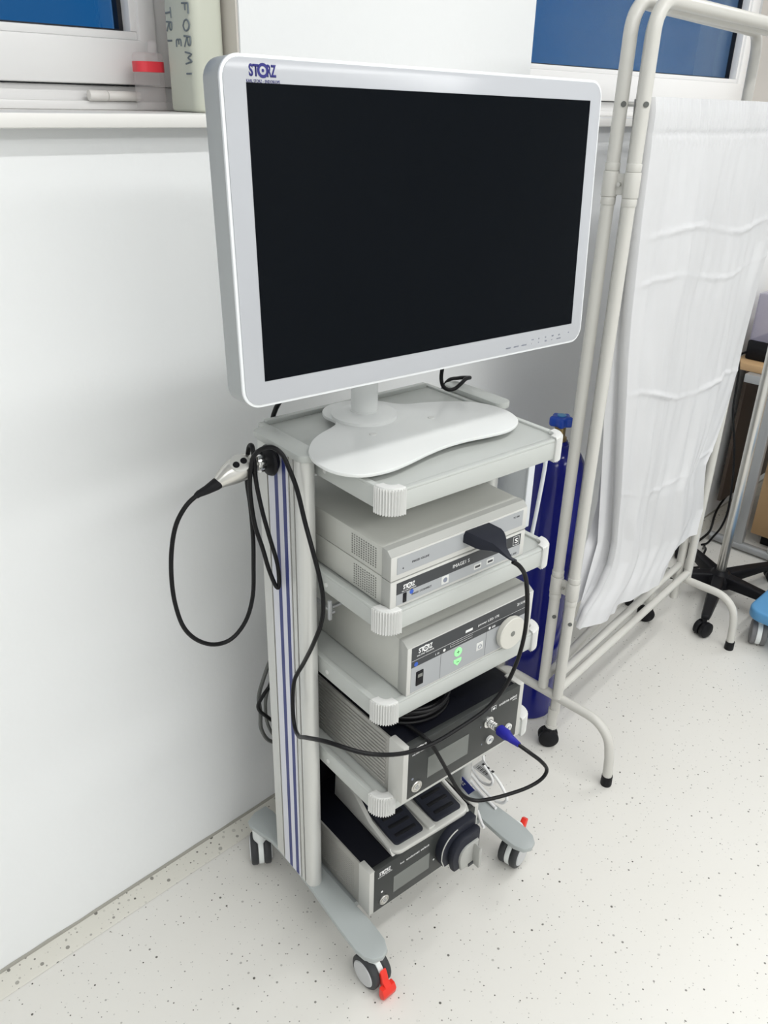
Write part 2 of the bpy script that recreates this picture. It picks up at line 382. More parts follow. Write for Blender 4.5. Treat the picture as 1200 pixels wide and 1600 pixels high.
def shelf(z):
    # tray with a raised rim, rounded front corners
    r = .027
    body = MB().prism(rrect(0, W, 0, .362, r, 8, (0, 0, 1, 1)), z-.0375, z-.004, .003)
    o = body.build('shelf', 'lac', tr)
    rim = MB(); yb = .362; path = [(.005, yb, 0), (.005, r, 0)]
    # rim strips
    rim.box(0, .011, r, yb, z-.006, z, .002).box(W-.011, W, r, yb, z-.006, z, .002).box(r, W-r, 0, .011, z-.006, z, .002)
    rim.box(0.011, W-.011, yb-.012, yb, z-.006, z+.004, .002)
    rim.build('shelf_rim', 'lac', o)
    for side in (0, 1):
        cx = r if side == 0 else W-r; cy = r
        n = 12; pts = []
        a0, a1 = (180, 270) if side == 0 else (270, 360)
        N_ = n*6
        for i in range(N_+1):
            t = i/N_; a = R(a0-8+(a1-a0+16)*t); rr = r+.0022+.0017*cos(2*pi*n*t)
            pts.append((cx+rr*cos(a), cy+rr*sin(a)))
        inner = [(cx+(r-.008)*cos(R(a0-8+(a1-a0+16)*t)), cy+(r-.008)*sin(R(a0-8+(a1-a0+16)*t))) for t in [1-k/10 for k in range(11)]]
        c = MB().prism(pts+inner, z-.042, z+.0008)
        q = [(cx+(r+.002)*cos(R(a0-8+(a1-a0+16)*k/12)), cy+(r+.002)*sin(R(a0-8+(a1-a0+16)*k/12))) for k in range(13)]
        q2 = [(cx+(r-.013)*cos(R(a0-8+(a1-a0+16)*k/12)), cy+(r-.013)*sin(R(a0-8+(a1-a0+16)*k/12))) for k in range(12, -1, -1)]
        c.prism(q+q2, z-.004, z+.0035, .0015)
        c.build('corner_cap', 'lacw', o)
    for x_ in (0, W): MB().cyl((x_-.0012, .16, z-.021), (x_+.0012, .16, z-.021), .0042, seg=14).build('screw_cover', 'lacw', o)
for z in ZS: shelf(z)
FT = [(.008, -.428), (-.024, -.426), (-.047, -.413), (-.051, -.399), (-.044, -.369), (-.034, -.332), (-.033, -.290), (-.033, -.237), (-.036, -.172), (-.044, -.071), (-.047, -.010), (-.043, .014), (-.032, .030), (-.014, .036), (.003, .029), (.013, .008), (.016, -.03), (.015, -.080), (.013, -.30), (.014, -.40)]
for side in (0, 1):
    pts = [((a if side == 0 else W-a), -v) for a, v in FT]
    MB().prism(pts, .112, .125, .003).build('foot', 'foot', tr)
MB().box(.010, W-.010, .10, .32, .098, .1135, .002).build('base_plate', 'foot', tr)
MB().box(.0, W, .312, .318, .126, .447, .001).build('black_backing', 'black', tr)  # invented black sheet filling the dark gap behind the pump
def caster(u, v, ang, brake=None):
    # local x = rolling direction, y = axle
    r = .0365; h = .037; k_ = .80
    a = Vector((sin(ang), cos(ang), 0))                  # ang measured from the v direction towards u, in (u, v)
    rollv = Vector((a.x, -a.y, 0)); ax = Vector((-rollv.y, rollv.x, 0))
    c = P(u, v, h) - rollv*.022*0
    hd = MB().cyl(c-ax*.0062, c+ax*.0062, .0350, seg=40, bev=.002)
    hd.cyl(c+Vector((0, 0, .03)), (c.x, c.y, .1125), .017).box(-.016, .016, -.0065, .0065, .02, .068, .002, mtx=Matrix.Translation(c) @ Matrix((rollv, ax, Vector((0, 0, 1)))).transposed().to_4x4())
    o = hd.build('caster', 'cstrip', tr)
    for s_ in (-1, 1):
        MB().lathe([(.020, .0), (.0340, .0), (r, .003), (r, .0125), (.0340, .0155), (.029, .0165), (.020, .0165)], c+ax*s_*.0068, ax*s_, 40).build('wheel', 'tire', o)
        MB().lathe([(.001, .0), (.0285, .0), (.0285, .0160), (.0265, .0185), (.001, .0190)], c+ax*s_*.0068, ax*s_, 40).build('wheel_cover', 'wcover', o)
    if brake == 'down':
        f = rollv; bz = MB()
        T_ = Matrix((f, ax, Vector((0, 0, 1)))).transposed().to_4x4(); T_ = Matrix.Translation(c) @ T_ @ Matrix.Scale(k_*1.12, 4)
        pr = [(.036*cos(R(t)), .036*sin(R(t))) for t in (62, 40, 20, 0)] 
        # curved pedal in the x-z plane, extruded along the axle
        outer = [(.0475*cos(R(t)), .0475*sin(R(t))) for t in (40, 28, 16, 6)]
        prof = outer + [(.058, -.004), (.064, -.016), (.062, -.030), (.052, -.038), (.046, -.030), (.040, -.02), (.036, .0), (.034, .02)]
        RX = Matrix.Rotation(R(90), 4, 'X')
        bz.prism(prof, -.0085, .0085, .002, mtx=T_ @ RX)
        bz.prism([(.046, -.004), (.058, -.004), (.065, -.016), (.063, -.030), (.052, -.039), (.045, -.030)], -.019, .019, .004, mtx=T_ @ RX)
        bz.build('brake_pedal', 'red', o)
    elif brake == 'up':
        T_ = Matrix.Translation(c) @ Matrix((rollv, ax, Vector((0, 0, 1)))).transposed().to_4x4() @ Matrix.Scale(.85, 4)
        RX = Matrix.Rotation(R(90), 4, 'X')
        MB().prism([(.036, .036), (.048, .040), (.060, .070), (.048, .078), (.034, .062)], -.008, .008, .003, mtx=T_ @ RX).build('brake_pedal', 'red', o)
        MB().prism([(.040, .026), (.050, .022), (.052, .040), (.042, .042)], -.010, .010, .002, mtx=T_ @ RX).build('pedal_arm', 'tire', o)
    return o
caster(-.005, -.008, R(2), 'down')
caster(-.026, -.400, R(-28))
caster(.436, -.034, R(104), 'up')
caster(W+.025, -.395, R(160))
# cable hook clip under the second shelf
MB().box(.006, .040, .150, .156, .815, .819).box(-.002, .004, .140, .205, .812, .816).box(-.008, -.002, .140, .146, .800, .838, .001).box(-.008, .0, .196, .202, .806, .836, .001).build('cable_hook', 'lamp', tr)
# ================================================================ MONITOR
mo = thing('monitor', 'large white-framed flat monitor with black screen standing on the trolley top', 'monitor', (.15, .253, 1.0925), 'T')
YAW, TILT, RL = R(-.2318), R(3.2469), R(-.7119)
mx = Vector((cos(YAW), -sin(YAW), 0)); mn = Vector((-sin(YAW), -cos(YAW), 0))
mu = Vector((0, 0, 1))*cos(TILT) - mn*sin(TILT); mn2 = mn*cos(TILT)+Vector((0, 0, 1))*sin(TILT)
a_ = mx*cos(RL)+mu*sin(RL); c_ = mu*cos(RL)-mx*sin(RL)
MM = Matrix.Translation(P(.1315, -.0578, 1.4387)) @ Matrix((a_, c_, mn2)).transposed().to_4x4()    # x right, y up, z out of the screen
HW, HH = .33, .198
sh = MB().prism(rrect(-HW, HW, -HH, HH, .024, 8), -.043, -.0035, .004).prism(rrect(-.24, .24, -.13, .13, .03), -.075, -.04, .012)
sh.xf(MM).build('back_shell', 'mons', mo)
MB().prism(rrect(-HW-.0006, HW+.0006, -HH-.0006, HH+.0006, .0246, 8), -.0055, -.0012, .001).xf(MM).build('edge_rim', 'monrim', mo)
MB().prism(rrect(-HW+.003, HW-.003, -HH+.003, HH-.003, .0215, 8), -.002, 0, .0004).xf(MM).build('front_bezel', 'monw', mo)
SX0, SX1, SY0, SY1 = .0015-.3002, .0015+.3002, .0022-.1681, .0022+.1681
MB().box(SX0, SX1, SY0, SY1, -.001, .0004).xf(MM).build('screen', 'screen', mo, flat=True)
logo('logo', MM @ Matrix.Translation((-.2945, HH-.0215, .0001)), .0145, 'ink', mo)
bt = MB()
xs = .148
for i, t in enumerate(('PRESET', 'INPUT', 'MENU')): bt.text(t, MM @ Matrix.Translation((.148+i*.018-.004, -HH+.0105, .0001)), .0022, .0115)
for i, (t1, t2) in enumerate((('\u2022\u2022', 'I'), ('M', '\u2022'), ('\u25a1', '-'), ('PIP', '\u2022'), ('LR', 'ENTER'))):
    x = .2035+i*.0165
    bt.text(t1, MM @ Matrix.Translation((x, -HH+.0165, .0001)), .0022, .005 if len(t1) > 1 else None); bt.text(t2, MM @ Matrix.Translation((x-(.003 if len(t2) > 2 else 0), -HH+.0105, .0001)), .0018, .010 if len(t2) > 2 else None)
bt.cyl(MM @ Vector((.296, -HH+.018, 0)), MM @ Vector((.296, -HH+.018, .0003)), .0012, seg=10)
bt.build('button_legends', 'greyink', mo, flat=True)
MB().cyl(P(.15, -.253, 1.11), P(.15, -.253, 1.40), .0235, seg=32).build('stand_pole', 'stand', mo)
MB().box(.09, .21, .155, .262, 1.36, 1.46, .006).build('mounting_bracket', 'stand', mo)
MB().lathe([(.001, 0), (.058, 0), (.058, .0055), (.052, .009), (.0245, .0105), (.0245, .013), (.001, .013)], P(.15, -.253, 1.1045), (0, 0, 1), 40).build('stand_disc', 'stand', mo)
BP = [(-.013, -.185), (.011, -.210), (.038, -.227), (.067, -.239), (.085, -.249), (.094, -.265), (.094, -.294), (.106, -.318), (.128, -.334), (.155, -.338), (.185, -.332), (.210, -.316), (.226, -.294), (.238, -.272), (.256, -.257), (.281, -.248), (.328, -.224), (.360, -.196), (.376, -.160), (.377, -.125), (.367, -.095), (.350, -.074), (.325, -.061), (.299, -.056), (.262, -.059), (.216, -.066), (.172, -.066), (.129, -.060), (.084, -.050), (.045, -.044), (.016, -.046), (-.008, -.054), (-.026, -.073), (-.036, -.100), (-.035, -.137), (-.026, -.165)]
def smooth_loop(p, sub=4):
    n = len(p); out = []
    for i in range(n):
        a, b_, c, d = [Vector(p[(i+k) % n]) for k in (-1, 0, 1, 2)]
        for k in range(sub):
            t = k/sub; out.append(tuple(.5*((2*b_)+(c-a)*t+(2*a-5*b_+4*c-d)*t*t+(3*b_-a-3*c+d)*t**3)))
    return out
MB().prism(smooth_loop([(u, -v) for u, v in BP]), 1.0985, 1.1045, .0015).build('base_plate', 'stand', mo)
for u, v in ((.06, -.12), (.31, -.13), (.15, -.28)): MB().cyl(P(u, v, 1.0895), P(u, v, 1.099), .016).build('base_pad', 'black', mo)
for (u, v) in ((.2392, -.1768), (.1067, -.173)):
    MB().lathe([(.001, 0), (.0062, 0), (.0058, .0012), (.001, .0016)], P(u, v, 1.1045), (0, 0, 1), 20).build('screw_cover', 'lacw', mo)
# ================================================================ CAMERA CONTROL MODULES on the second shelf
def module(name, label, z0, z1, lower):
    u0, u1, vf = .0143, .3193, -.008
    t = thing(name, label, 'control unit', ((u0+u1)/2, .16, z0), 'T', 'stacked control modules')
    MB().box(u0+.001, u1-.001, -vf+.02, .315, z0, z1, .002).build('case', 'dev', t)
    pts = [(-vf+.022, z0), (-vf, z0), (-vf, z1-.009 if not lower else z1), (-vf+.009 if not lower else -vf+.002, z1), (-vf+.022, z1)]
    fb = MB().prism([(y, z) for y, z in pts], u0, u1, .0008, mtx=Matrix(((0, 0, 1, 0), (1, 0, 0, 0), (0, 1, 0, 0), (0, 0, 0, 1))))
    fb.build('front_frame', 'devb', t)
    MB().box(u0, u1, -vf-.0012, -vf+.001, z0+.0006, z1-(.0095 if not lower else .001), .0006).build('front_bezel', 'devf', t)
    return t
Z2 = ZS[1]
lo = module('control_module', 'lower beige module of the stacked camera control unit, dark stripe and white lettering', Z2, Z2+.0515, True)
hi = module('control_module', 'upper beige module of the stacked camera control unit, plain grey front with a slate plug', Z2+.0525, Z2+.1045, False)
VF = .0068   # v of the lettering plane on these units
MB().box(.0262, .3085, -VF+.0005+.0135, .0078, Z2+.006, Z2+.024).build('front_panel', 'panel', lo, flat=True) if False else None
def plate(name, u0, u1, z0, z1, v, m, parent): return MB().box(u0, u1, -v-.0006, -v+.0008, z0, z1).build(name, m, parent, flat=True)
VP = -.0068
plate('front_panel', .0262, .3085, .886, .9055, VP, 'panel', lo)
plate('dark_stripe', .0262, .3085, .9055, .9265, VP, 'paneld', lo)
plate('front_panel', .0257, .3085, .9425, .972, VP, 'panel', hi)
VT = VP+.0007
logo('logo', FRONT(.0395, VT, .9115), .0098, 'wink', lo)
MB().text('IMAGE1 S', FRONT(.146, VT, .9125), .0065, .038).build('lettering', 'wink', lo, flat=True)
tx = MB().text('S', FRONT(.2935, VT, .9110), .0095, .008, .02)
fr_ = .290
tx.box(.2895, .3045, -VT-.0002, -VT, .9075, .9082).box(.2895, .3045, -VT-.0002, -VT, .9238, .9245).box(.2895, .2902, -VT-.0002, -VT, .9075, .9245).box(.3038, .3045, -VT-.0002, -VT, .9075, .9245)
tx.build('boxed_letter', 'wink', lo, flat=True)
MB().text('IMAGE1 S CONNECT', FRONT(.058, VT, .8945), .0035, .042).build('lettering', 'dink', lo, flat=True)
MB().text('TC 200', FRONT(.283, VT, .889), .003, .018).build('type_number', 'dink', lo, flat=True)
MB().box(.0395, .0465, -VP-.002, -VP, .8875, .9045, .0006).build('rocker_switch', 'black', lo)
MB().cyl(P(.0575, VP, .9015), P(.0575, VP+.0009, .9015), .0042, seg=16).build('status_icon', 'blueic', lo)
MB().box(.122, .138, -VP-.001, -VP, .889, .9045, .0005).build('standby_key', 'lacw', lo)
MB().cyl(P(.130, VP+.001, .8968), P(.130, VP+.0014, .8968), .0045, seg=16).build('key_icon', 'greyink', lo, flat=True)
for u in (.196, .226):
    us_ = MB().box(u, u+.017, -VP-.0012, -VP, .8915, .9015, .0004); us_.build('usb_socket', 'lacw', lo)
    MB().box(u+.0025, u+.0145, -VP-.0015, -VP-.0008, .8945, .8985).build('socket_hole', 'dink', lo, flat=True)
MB().text('IMAGE1 H3-LINK', FRONT(.056, VT, .9545), .0038, .036).build('lettering', 'dink', hi, flat=True)
MB().text('TC 300', FRONT(.284, VT, .962), .003, .015).build('type_number', 'dink', hi, flat=True)
MB().cyl(P(.038, VT, .951), P(.038, VT+.0003, .951), .0013, seg=10).build('status_lamp', 'dink', hi, flat=True)
def vents(t, za, zb, v0, v1, nz, nv, slant=0):
    b = MB()
    for i in range(nv):
        for j in range(nz):
            v = v0+(v1-v0)*(i+.5)/nv; z = za+(zb-za)*(j+.5)/nz + (i % 2)*slant
            b.box(.0150, .0158, -v-.0013, -v+.0013, z-.0010, z+.0010)
    b.xf(Matrix.Translation((-.0003, 0, 0))); return b.build('vent_holes', 'hole', t, flat=True)
vents(hi, .940, .978, -.110, -.043, 9, 11); vents(lo, .885, .925, -.104, -.042, 9, 11, .0008)
# ================================================================ CAMERA HEAD with its cable and plug
ch = thing('camera_head', 'silver endoscope camera head with long black cable, hung on the left trolley pillar', 'camera head', P(-.05, -.27, 1.066), 'T')
# plug on the upper module
pl = MB()
prof = [(.1655, .955), (.1655, .968), (.170, .9745), (.224, .9735), (.229, .966), (.227, .955), (.219, .951), (.174, .951)]
B_ = bmesh.new(); ring = []
for v, sc_, cu, cz in ((-.0065, 1, 0, 0), (.022, .98, 0, .001), (.030, .90, .0, .0005), (.048, .55, -.004, .002), (.064, .28, -.012, .003), (.082, .115, -.014, -.003), (.090, .11, -.010, -.006)):
    c0 = Vector((.197+cu, .9625+cz)); ring.append([B_.verts.new(P(c0.x+(a-.197)*sc_, v, c0.y+(z-.9625)*min(1, sc_*(1.15 if sc_ < .9 else 1)))) for a, z in prof])
for r1, r2 in zip(ring, ring[1:]):
    for i in range(8): B_.faces.new((r1[i], r1[(i+1) % 8], r2[(i+1) % 8], r2[i]))
B_.faces.new(ring[0]); B_.faces.new(ring[-1][::-1])
bmesh.ops.recalc_face_normals(B_, faces=B_.faces[:])
bmesh.ops.subdivide_edges(B_, edges=B_.edges[:], cuts=1, smooth=.5) if False else None
pl._add(B_); pl.build('plug', 'conn', ch, ang=50)
CAB = [(.183, .088, .956), (.195, .094, .945), (.2117, .094, .9182), (.2255, .092, .8637), (.234, .087, .7996), (.2313, .080, .7385), (.2173, .070, .6818), (.1836, .062, .6452), (.1277, .055, .6279), (.0656, .050, .621), (.0012, .045, .6331), (-.060, .030, .658), (-.100, -.02, .668), (-.098, -.085, .630), (-.080, -.135, .588), (-.068, -.168, .583), (-.060, -.1840, .618), (-.056, -.1820, .670), (-.050, -.1583, .7209), (-.0550, -.12, .785), (-.0481, -.105, .835), (-.0450, -.105, .878), (-.0450, -.115, .9154), (-.0477, -.13, .9601), (-.0470, -.1495, .9982), (-.050, -.1652, 1.0496), (-.055, -.181, 1.085), (-.060, -.1903, 1.104), (-.070, -.1990, 1.1140), (-.080, -.2096, 1.1120), (-.086, -.224, 1.100), (-.088, -.236, 1.08), (-.088, -.246, 1.03), (-.082, -.2475, .965), (-.070, -.246, .915), (-.062, -.242, .872), (-.052, -.2385, .838), (-.047, -.2360, .838), (-.048, -.2365, .880), (-.062, -.236, .94), (-.072, -.238, .99), (-.0796, -.240, 1.045), (-.0815, -.240, 1.090), (-.0795, -.247, 1.1035), (-.079, -.258, 1.097), (-.0817, -.262, 1.0684), (-.0837, -.262, 1.0349), (-.0801, -.262, .9932), (-.0783, -.262, .9386), (-.0802, -.262, .8832), (-.082, -.268, .8142), (-.0978, -.27, .7667), (-.1278, -.27, .7411), (-.1618, -.27, .7434), (-.193, -.27, .7662), (-.2147, -.27, .8014), (-.225, -.27, .8499), (-.2268, -.27, .8995), (-.2216, -.27, .9509), (-.2097, -.27, .9931), (-.1895, -.27, 1.0209), (-.1672, -.27, 1.0347)]
MB().tube([P(*p) for p in CAB], .0038, 10, 5).build('cable', 'cable', ch)
# hand piece: axis from pillar to the left
def chain(pts, rad, n=8, seg=24, flat=1.0):
    b = bmesh.new(); rings = []; P_ = [Vector(p) for p in pts]
    for i, p in enumerate(P_):
        t = (P_[min(i+1, len(P_)-1)]-P_[max(i-1, 0)]).normalized(); s = Vector((0, 1, 0)); s = (s-t*s.dot(t)).normalized(); q = t.cross(s)
        rings.append([b.verts.new(p+s*rad[i]*flat*cos(2*pi*k/seg)+q*rad[i]*sin(2*pi*k/seg)) for k in range(seg)])
    for a, c in zip(rings, rings[1:]):
        for k in range(seg): b.faces.new((a[k], a[(k+1) % seg], c[(k+1) % seg], c[k]))
    b.faces.new(rings[0][::-1]); b.faces.new(rings[-1]); return MB()._add(b)
hv = -.262
body = chain([P(-.068, hv, 1.0665), P(-.076, hv, 1.0655), P(-.083, hv, 1.065), P(-.095, hv, 1.0635), P(-.108, hv, 1.060), P(-.120, hv, 1.056), P(-.130, hv, 1.0515), P(-.136, hv, 1.0485)], [.016, .0200, .0215, .0218, .0205, .0172, .0130, .0105], flat=.9)
body.build('handpiece_body', 'steel', ch)
nb = Vector((-.22, -.62, .78)).normalized()
def on_body(u, z, lift): return P(u, hv, z) + nb*lift
bq = nb.to_track_quat('Z', 'Y').to_matrix().to_4x4()
MB().lathe([(.001, 0), (.0150, 0), (.0160, .0012), (.0145, .0024), (.001, .0026)], on_body(-.097, 1.063, .0188), nb, 28).build('button_plate', 'sfront', ch)
for du in (-.0068, .0068):
    MB().lathe([(.001, 0), (.0056, 0), (.0052, .0012), (.001, .0016)], on_body(-.097+du, 1.063-du*-.25, .0212), nb, 18).build('button', 'black', ch)
chain([P(-.134, hv, 1.0495), P(-.140, hv, 1.047), P(-.155, hv-.002, 1.041), P(-.1672, -.27, 1.0347), P(-.172, -.27, 1.032)], [.0100, .0098, .0074, .0056, .0046]).build('strain_relief', 'rubber', ch)
kn = MB()
ringp = []
for i in range(60):
    a = 2*pi*i/60; r_ = .0165+.0016*(1 if (i//3) % 2 == 0 else -1); ringp.append((r_*cos(a), r_*sin(a)))
kn.prism(ringp, 0, .014, .0008, mtx=Matrix.Translation(P(-.068, hv, 1.0665)) @ Matrix.Rotation(R(90), 4, 'Y'))
kn.build('focus_ring', 'chrome', ch)
MB().lathe([(.001, 0), (.017, 0), (.0245, .003), (.0265, .007), (.0245, .011), (.019, .014), (.019, .0165), (.001, .0165)], P(-.055, hv+.012, 1.070), (1, 0, 0), 32).build('eyepiece_coupler', 'black', ch)
# ================================================================ LIGHT SOURCE on the third shelf
Z3 = ZS[2]; u0, u1, vf = .0505, .3555, -.002
ls = thing('light_source', 'grey light source box with green keys and round socket on the third trolley shelf', 'light source', ((u0+u1)/2, .14, Z3), 'T')
MB().box(u0+.001, u1-.001, -vf+.02, .285, Z3, Z3+.105, .002).build('case', 'dev', ls)
SW = Matrix(((0, 0, 1, 0), (1, 0, 0, 0), (0, 1, 0, 0), (0, 0, 0, 1)))
MB().prism([(-vf+.022, Z3), (-vf, Z3), (-vf, Z3+.098), (-vf+.012, Z3+.106), (-vf+.022, Z3+.106)], u0, u1, .0008, mtx=SW).build('front_frame', 'devb', ls)
MB().box(u0, u1, -vf-.0012, -vf+.001, Z3+.0006, Z3+.0975, .0006).build('front_bezel', 'devf', ls)
V3 = vf+.0012
plate('front_panel', .0590, .3445, Z3+.004, .7525, V3, 'panel', ls); plate('dark_stripe', .0590, .3445, .7525, .7925, V3, 'paneld', ls)
V3t = V3+.0007
logo('logo', FRONT(.0735, V3t, .7770), .0125, 'wink', ls)
MB().text('power LED 175', FRONT(.213, V3t, .7725), .0060, .052).build('lettering', 'wink', ls, flat=True)
MB().text('20 161401', FRONT(.312, V3t, .7775), .0055, .024).build('type_number', 'wink', ls, flat=True)
MB().box(.0592, .344, -V3t-.0002, -V3t, .7660, .7664).build('rule_line', 'wink', ls, flat=True)
MB().box(.147, .200, -V3t-.0002, -V3t, .7575, .7579).box(.147, .200, -V3t-.0002, -V3t, .7620, .7624).box(.147, .1474, -V3t-.0002, -V3t, .7575, .7624).build('bar_scale', 'wink', ls, flat=True)
MB().box(.182, .199, -V3t-.0002, -V3t, .7725, .7775).build('plate_mark', 'wink', ls, flat=True)
MB().cyl(P(.133, V3t, .7580), P(.133, V3t+.0002, .7580), .003, seg=8).build('icon', 'wink', ls, flat=True)
MB().cyl(P(.243, V3t, .7578), P(.243, V3t+.0002, .7578), .0028, seg=10).text('\u221e', FRONT(.249, V3t, .7555), .004).build('icon', 'wink', ls, flat=True)
MB().text('5  20', FRONT(.112, V3t, .7565), .003, .009).build('scale_numbers', 'wink', ls, flat=True)
for a in (.1255, .2355): MB().box(a, a+.0004, -V3t-.0002, -V3t, Z3+.005, .7660).build('panel_joint', 'dink', ls, flat=True)
MB().box(.0700, .0860, -V3-.0022, -V3, .7115, .7405, .0008).build('rocker_switch', 'black', ls)
MB().box(.0730, .0830, -V3-.0028, -V3-.002, .7285, .7350).build('switch_lamp', 'hole', ls, flat=True)
MB().cyl(P(.0690, V3, .7575), P(.0690, V3+.001, .7575), .0042, seg=16).build('status_icon', 'blueic', ls)
MB().cyl(P(.1665, V3, .7400), P(.1665, V3+.0016, .7400), .0090, seg=24).build('plus_key', 'green', ls)
MB().box(.1575, .1755, -V3-.0016, -V3, .7195, .7250, .0004).prism([(.1575, .7195), (.1755, .7195), (.1665, .7110)], V3, V3+.0016, mtx=Matrix(((1, 0, 0, 0), (0, 0, -1, 0), (0, 1, 0, 0), (0, 0, 0, 1)))).build('minus_key', 'green', ls)
MB().text('+', FRONT(.1635, V3+.0016, .737), .006).text('\u2013', FRONT(.1640, V3+.0016, .7185), .001, .006).build('key_marks', 'dink', ls, flat=True)
MB().box(.2125, .2290, -V3-.0012, -V3, .7205, .7370, .0005).build('standby_key', 'lacw', ls)
pw = MB(); pw.tube([P(.2208+.0042*sin(R(a)), V3+.0014, .7285+.0042*cos(R(a))) for a in range(40, 321, 20)], .0005, 6, 1).box(.2204, .2212, -V3-.0018, -V3-.001, .7295, .7340); pw.build('standby_symbol', 'greyink', ls)
MB().lathe([(.001, 0), (.0300, 0), (.0300, .003), (.0325, .004), (.0325, .0115), (.0312, .013), (.001, .0133)], P(.2935, V3, .7315), (0, -1, 0), 40).build('socket_disc', 'knob', ls)
MB().cyl(P(.2935, V3+.0128, .7315), P(.2935, V3+.0138, .7315), .0055, seg=16).build('socket_hole', 'hole', ls)
# ================================================================ MOTOR UNIT on the fourth shelf
Z4 = ZS[3]; u0, u1, vf = .0285, .3250, .026
mu_ = thing('motor_control_unit', 'black and silver motor control unit with dark display and blue plug on the fourth shelf', 'control unit', ((u0+u1)/2, .13, Z4), 'T')
MB().box(u0+.004, u1-.004, -vf+.006, .28, Z4+.001, Z4+.124, .002).build('case', 'dtop', mu_)
def ribs(u, sgn, z0, z1, y0, y1, parent, n=13):
    b = MB().box(*sorted((u, u+sgn*.004)), y0, y1, z0, z1, .001)
    for i in range(n):
        z = z0+.008+(z1-z0-.016)*(i+.5)/n
        b.box(*sorted((u-sgn*.0022, u+sgn*.001)), y0+.045, y1-.004, z-.0021, z+.0021, .0009, 1)
    return b.build('ribbed_side', 'dside', parent)
ribs(u0, 1, Z4+.001, Z4+.125, -vf+.004, .28, mu_); ribs(u1, -1, Z4+.001, Z4+.125, -vf+.004, .28, mu_)
for a, c in ((u0-.002, u0+.012), (u1-.012, u1+.002)): MB().box(a, c, -vf, -vf+.040, Z4+.001, Z4+.1275, .002).build('front_frame', 'sfront', mu_)
MB().box(u0, u1, -vf+.0005, -vf+.02, Z4+.001, Z4+.006, .001).build('bottom_rail', 'sfront', mu_)
V4 = vf+.0004
MB().box(u0+.009, u1-.009, -V4, -V4+.012, Z4+.006, Z4+.127, .0012).build('front_panel', 'dfront', mu_)
plate('display', .0835, .1835, .5175, .5650, V4+.0002, 'disp', mu_)
logo('logo', FRONT(.0490, V4+.0003, .5935), .0120, 'wink', mu_)
MB().text('unidrive select', FRONT(.2600, V4+.0003, .5900), .0065, .048).text('402', FRONT(.296, V4+.0003, .5850), .0024, .012).box(.2395, .2400, -V4-.0006, -V4, .588, .597).box(.2395, .2520, -V4-.0006, -V4, .5970, .5975).box(.2515, .2520, -V4-.0006, -V4, .588, .597).box(.2430, .2485, -V4-.0006, -V4, .5895, .5935).build('lettering', 'wink', mu_, flat=True)
MB().cyl(P(.0490, V4, .5345), P(.0490, V4+.0005, .5345), .0024, seg=12).box(.2130, .2150, -V4-.0005, -V4, .5620, .5660).box(.2200, .2220, -V4-.0005, -V4, .5170, .5205).build('status_icon', 'greyink', mu_)
def pbutton(u, v, z, r, parent, nm='power_button'):
    o = MB().lathe([(.001, 0), (r, 0), (r, .002), (r*.9, .0032), (r*.8, .0030), (r*.76, .0016), (r*.62, .0016), (r*.60, .003), (.001, .0032)], P(u, v, z), (0, -1, 0), 28).build(nm, 'steel' if nm == 'power_button' else 'lacw', parent)
    pw = MB(); pw.tube([P(u+.30*r*sin(R(a)), v+.0034, z+.30*r*cos(R(a))) for a in range(40, 321, 28)], .00035, 5, 1); pw.box(u-.0004, u+.0004, -v-.0038, -v-.003, z+.05*r, z+.4*r)
    pw.build('button_symbol', 'greyink', o); return o
pbutton(.0585, V4, .5130, .0120, mu_)
for (u, z) in ((.2405, .5210), (.2905, .5240)):
    o = MB().lathe([(.001, 0), (.0088, 0), (.0088, .004), (.0062, .005), (.0058, .0025), (.001, .0025)], P(u, V4, z), (0, -1, 0), 24).build('socket', 'lacw', mu_)
    MB().cyl(P(u, V4+.0024, z), P(u, V4+.0032, z), .0026, seg=12).build('socket_pin', 'greyink', o)
# ---- cable of the motor hand piece
mc = thing('motor_cable', 'black motor cable with blue plug, coiled on the black unit under the third shelf', 'cable', P(.23, .027, .57), 'T')
MB().lathe([(.001, 0), (.012, 0), (.012, .004), (.0095, .005), (.001, .005)], P(.2316, V4, .5690), (0, -1, 0), 24).build('socket_ring', 'chrome', mc)
cl = MB()
cl.lathe([(.001, 0), (.0078, 0)]+[(.0078-.0012*(k % 2), .003+.0024*k) for k in range(8)]+[(.0066, .024), (.0066, .030), (.001, .030)], P(.2314, V4+.004, .5690), (-.04, -1, .08), 24)
cl.build('plug_collar', 'chrome', mc)
chain([P(.2303, V4+.030, .5713), P(.2297, V4+.034, .572), P(.2290, V4+.050, .5730), P(.2283, V4+.064, .5725), P(.2280, V4+.082, .5725)], [.0075, .0108, .0108, .0072, .0048]).build('plug_sleeve', 'bplug', mc)
MC = [(.2281, .106, .5722), (.2379, .125, .5619), (.259, .138, .5381), (.2738, .142, .513), (.2654, .14, .4942), (.2416, .13, .4800), (.2076, .115, .4720), (.1736, .1, .4690), (.1512, .087, .4690), (.1322, .077, .4818), (.1192, .067, .5049), (.1074, .057, .5361), (.0925, .050, .5720), (.081, .043, .5990), (.072, .032, .6175), (.070, .010, .6190), (.066, -.03, .6170)]
cc = (.118, -.062)
for k in range(0, 78):
    a = R(200-k*20.5); rr = .074-.010*abs(sin(k*.21))-.004*((k//18) % 2)
    MC.append((cc[0]+rr*1.05*cos(a)+.006*sin(k*.12), cc[1]+rr*.86*sin(a)+.004*cos(k*.17), .6145+.0062*(k//18)+.0035*sin(k*.35+1)+.003))
MB().tube([P(*p) for p in MC], .0036, 8, 5).build('cable', 'cable', mc)
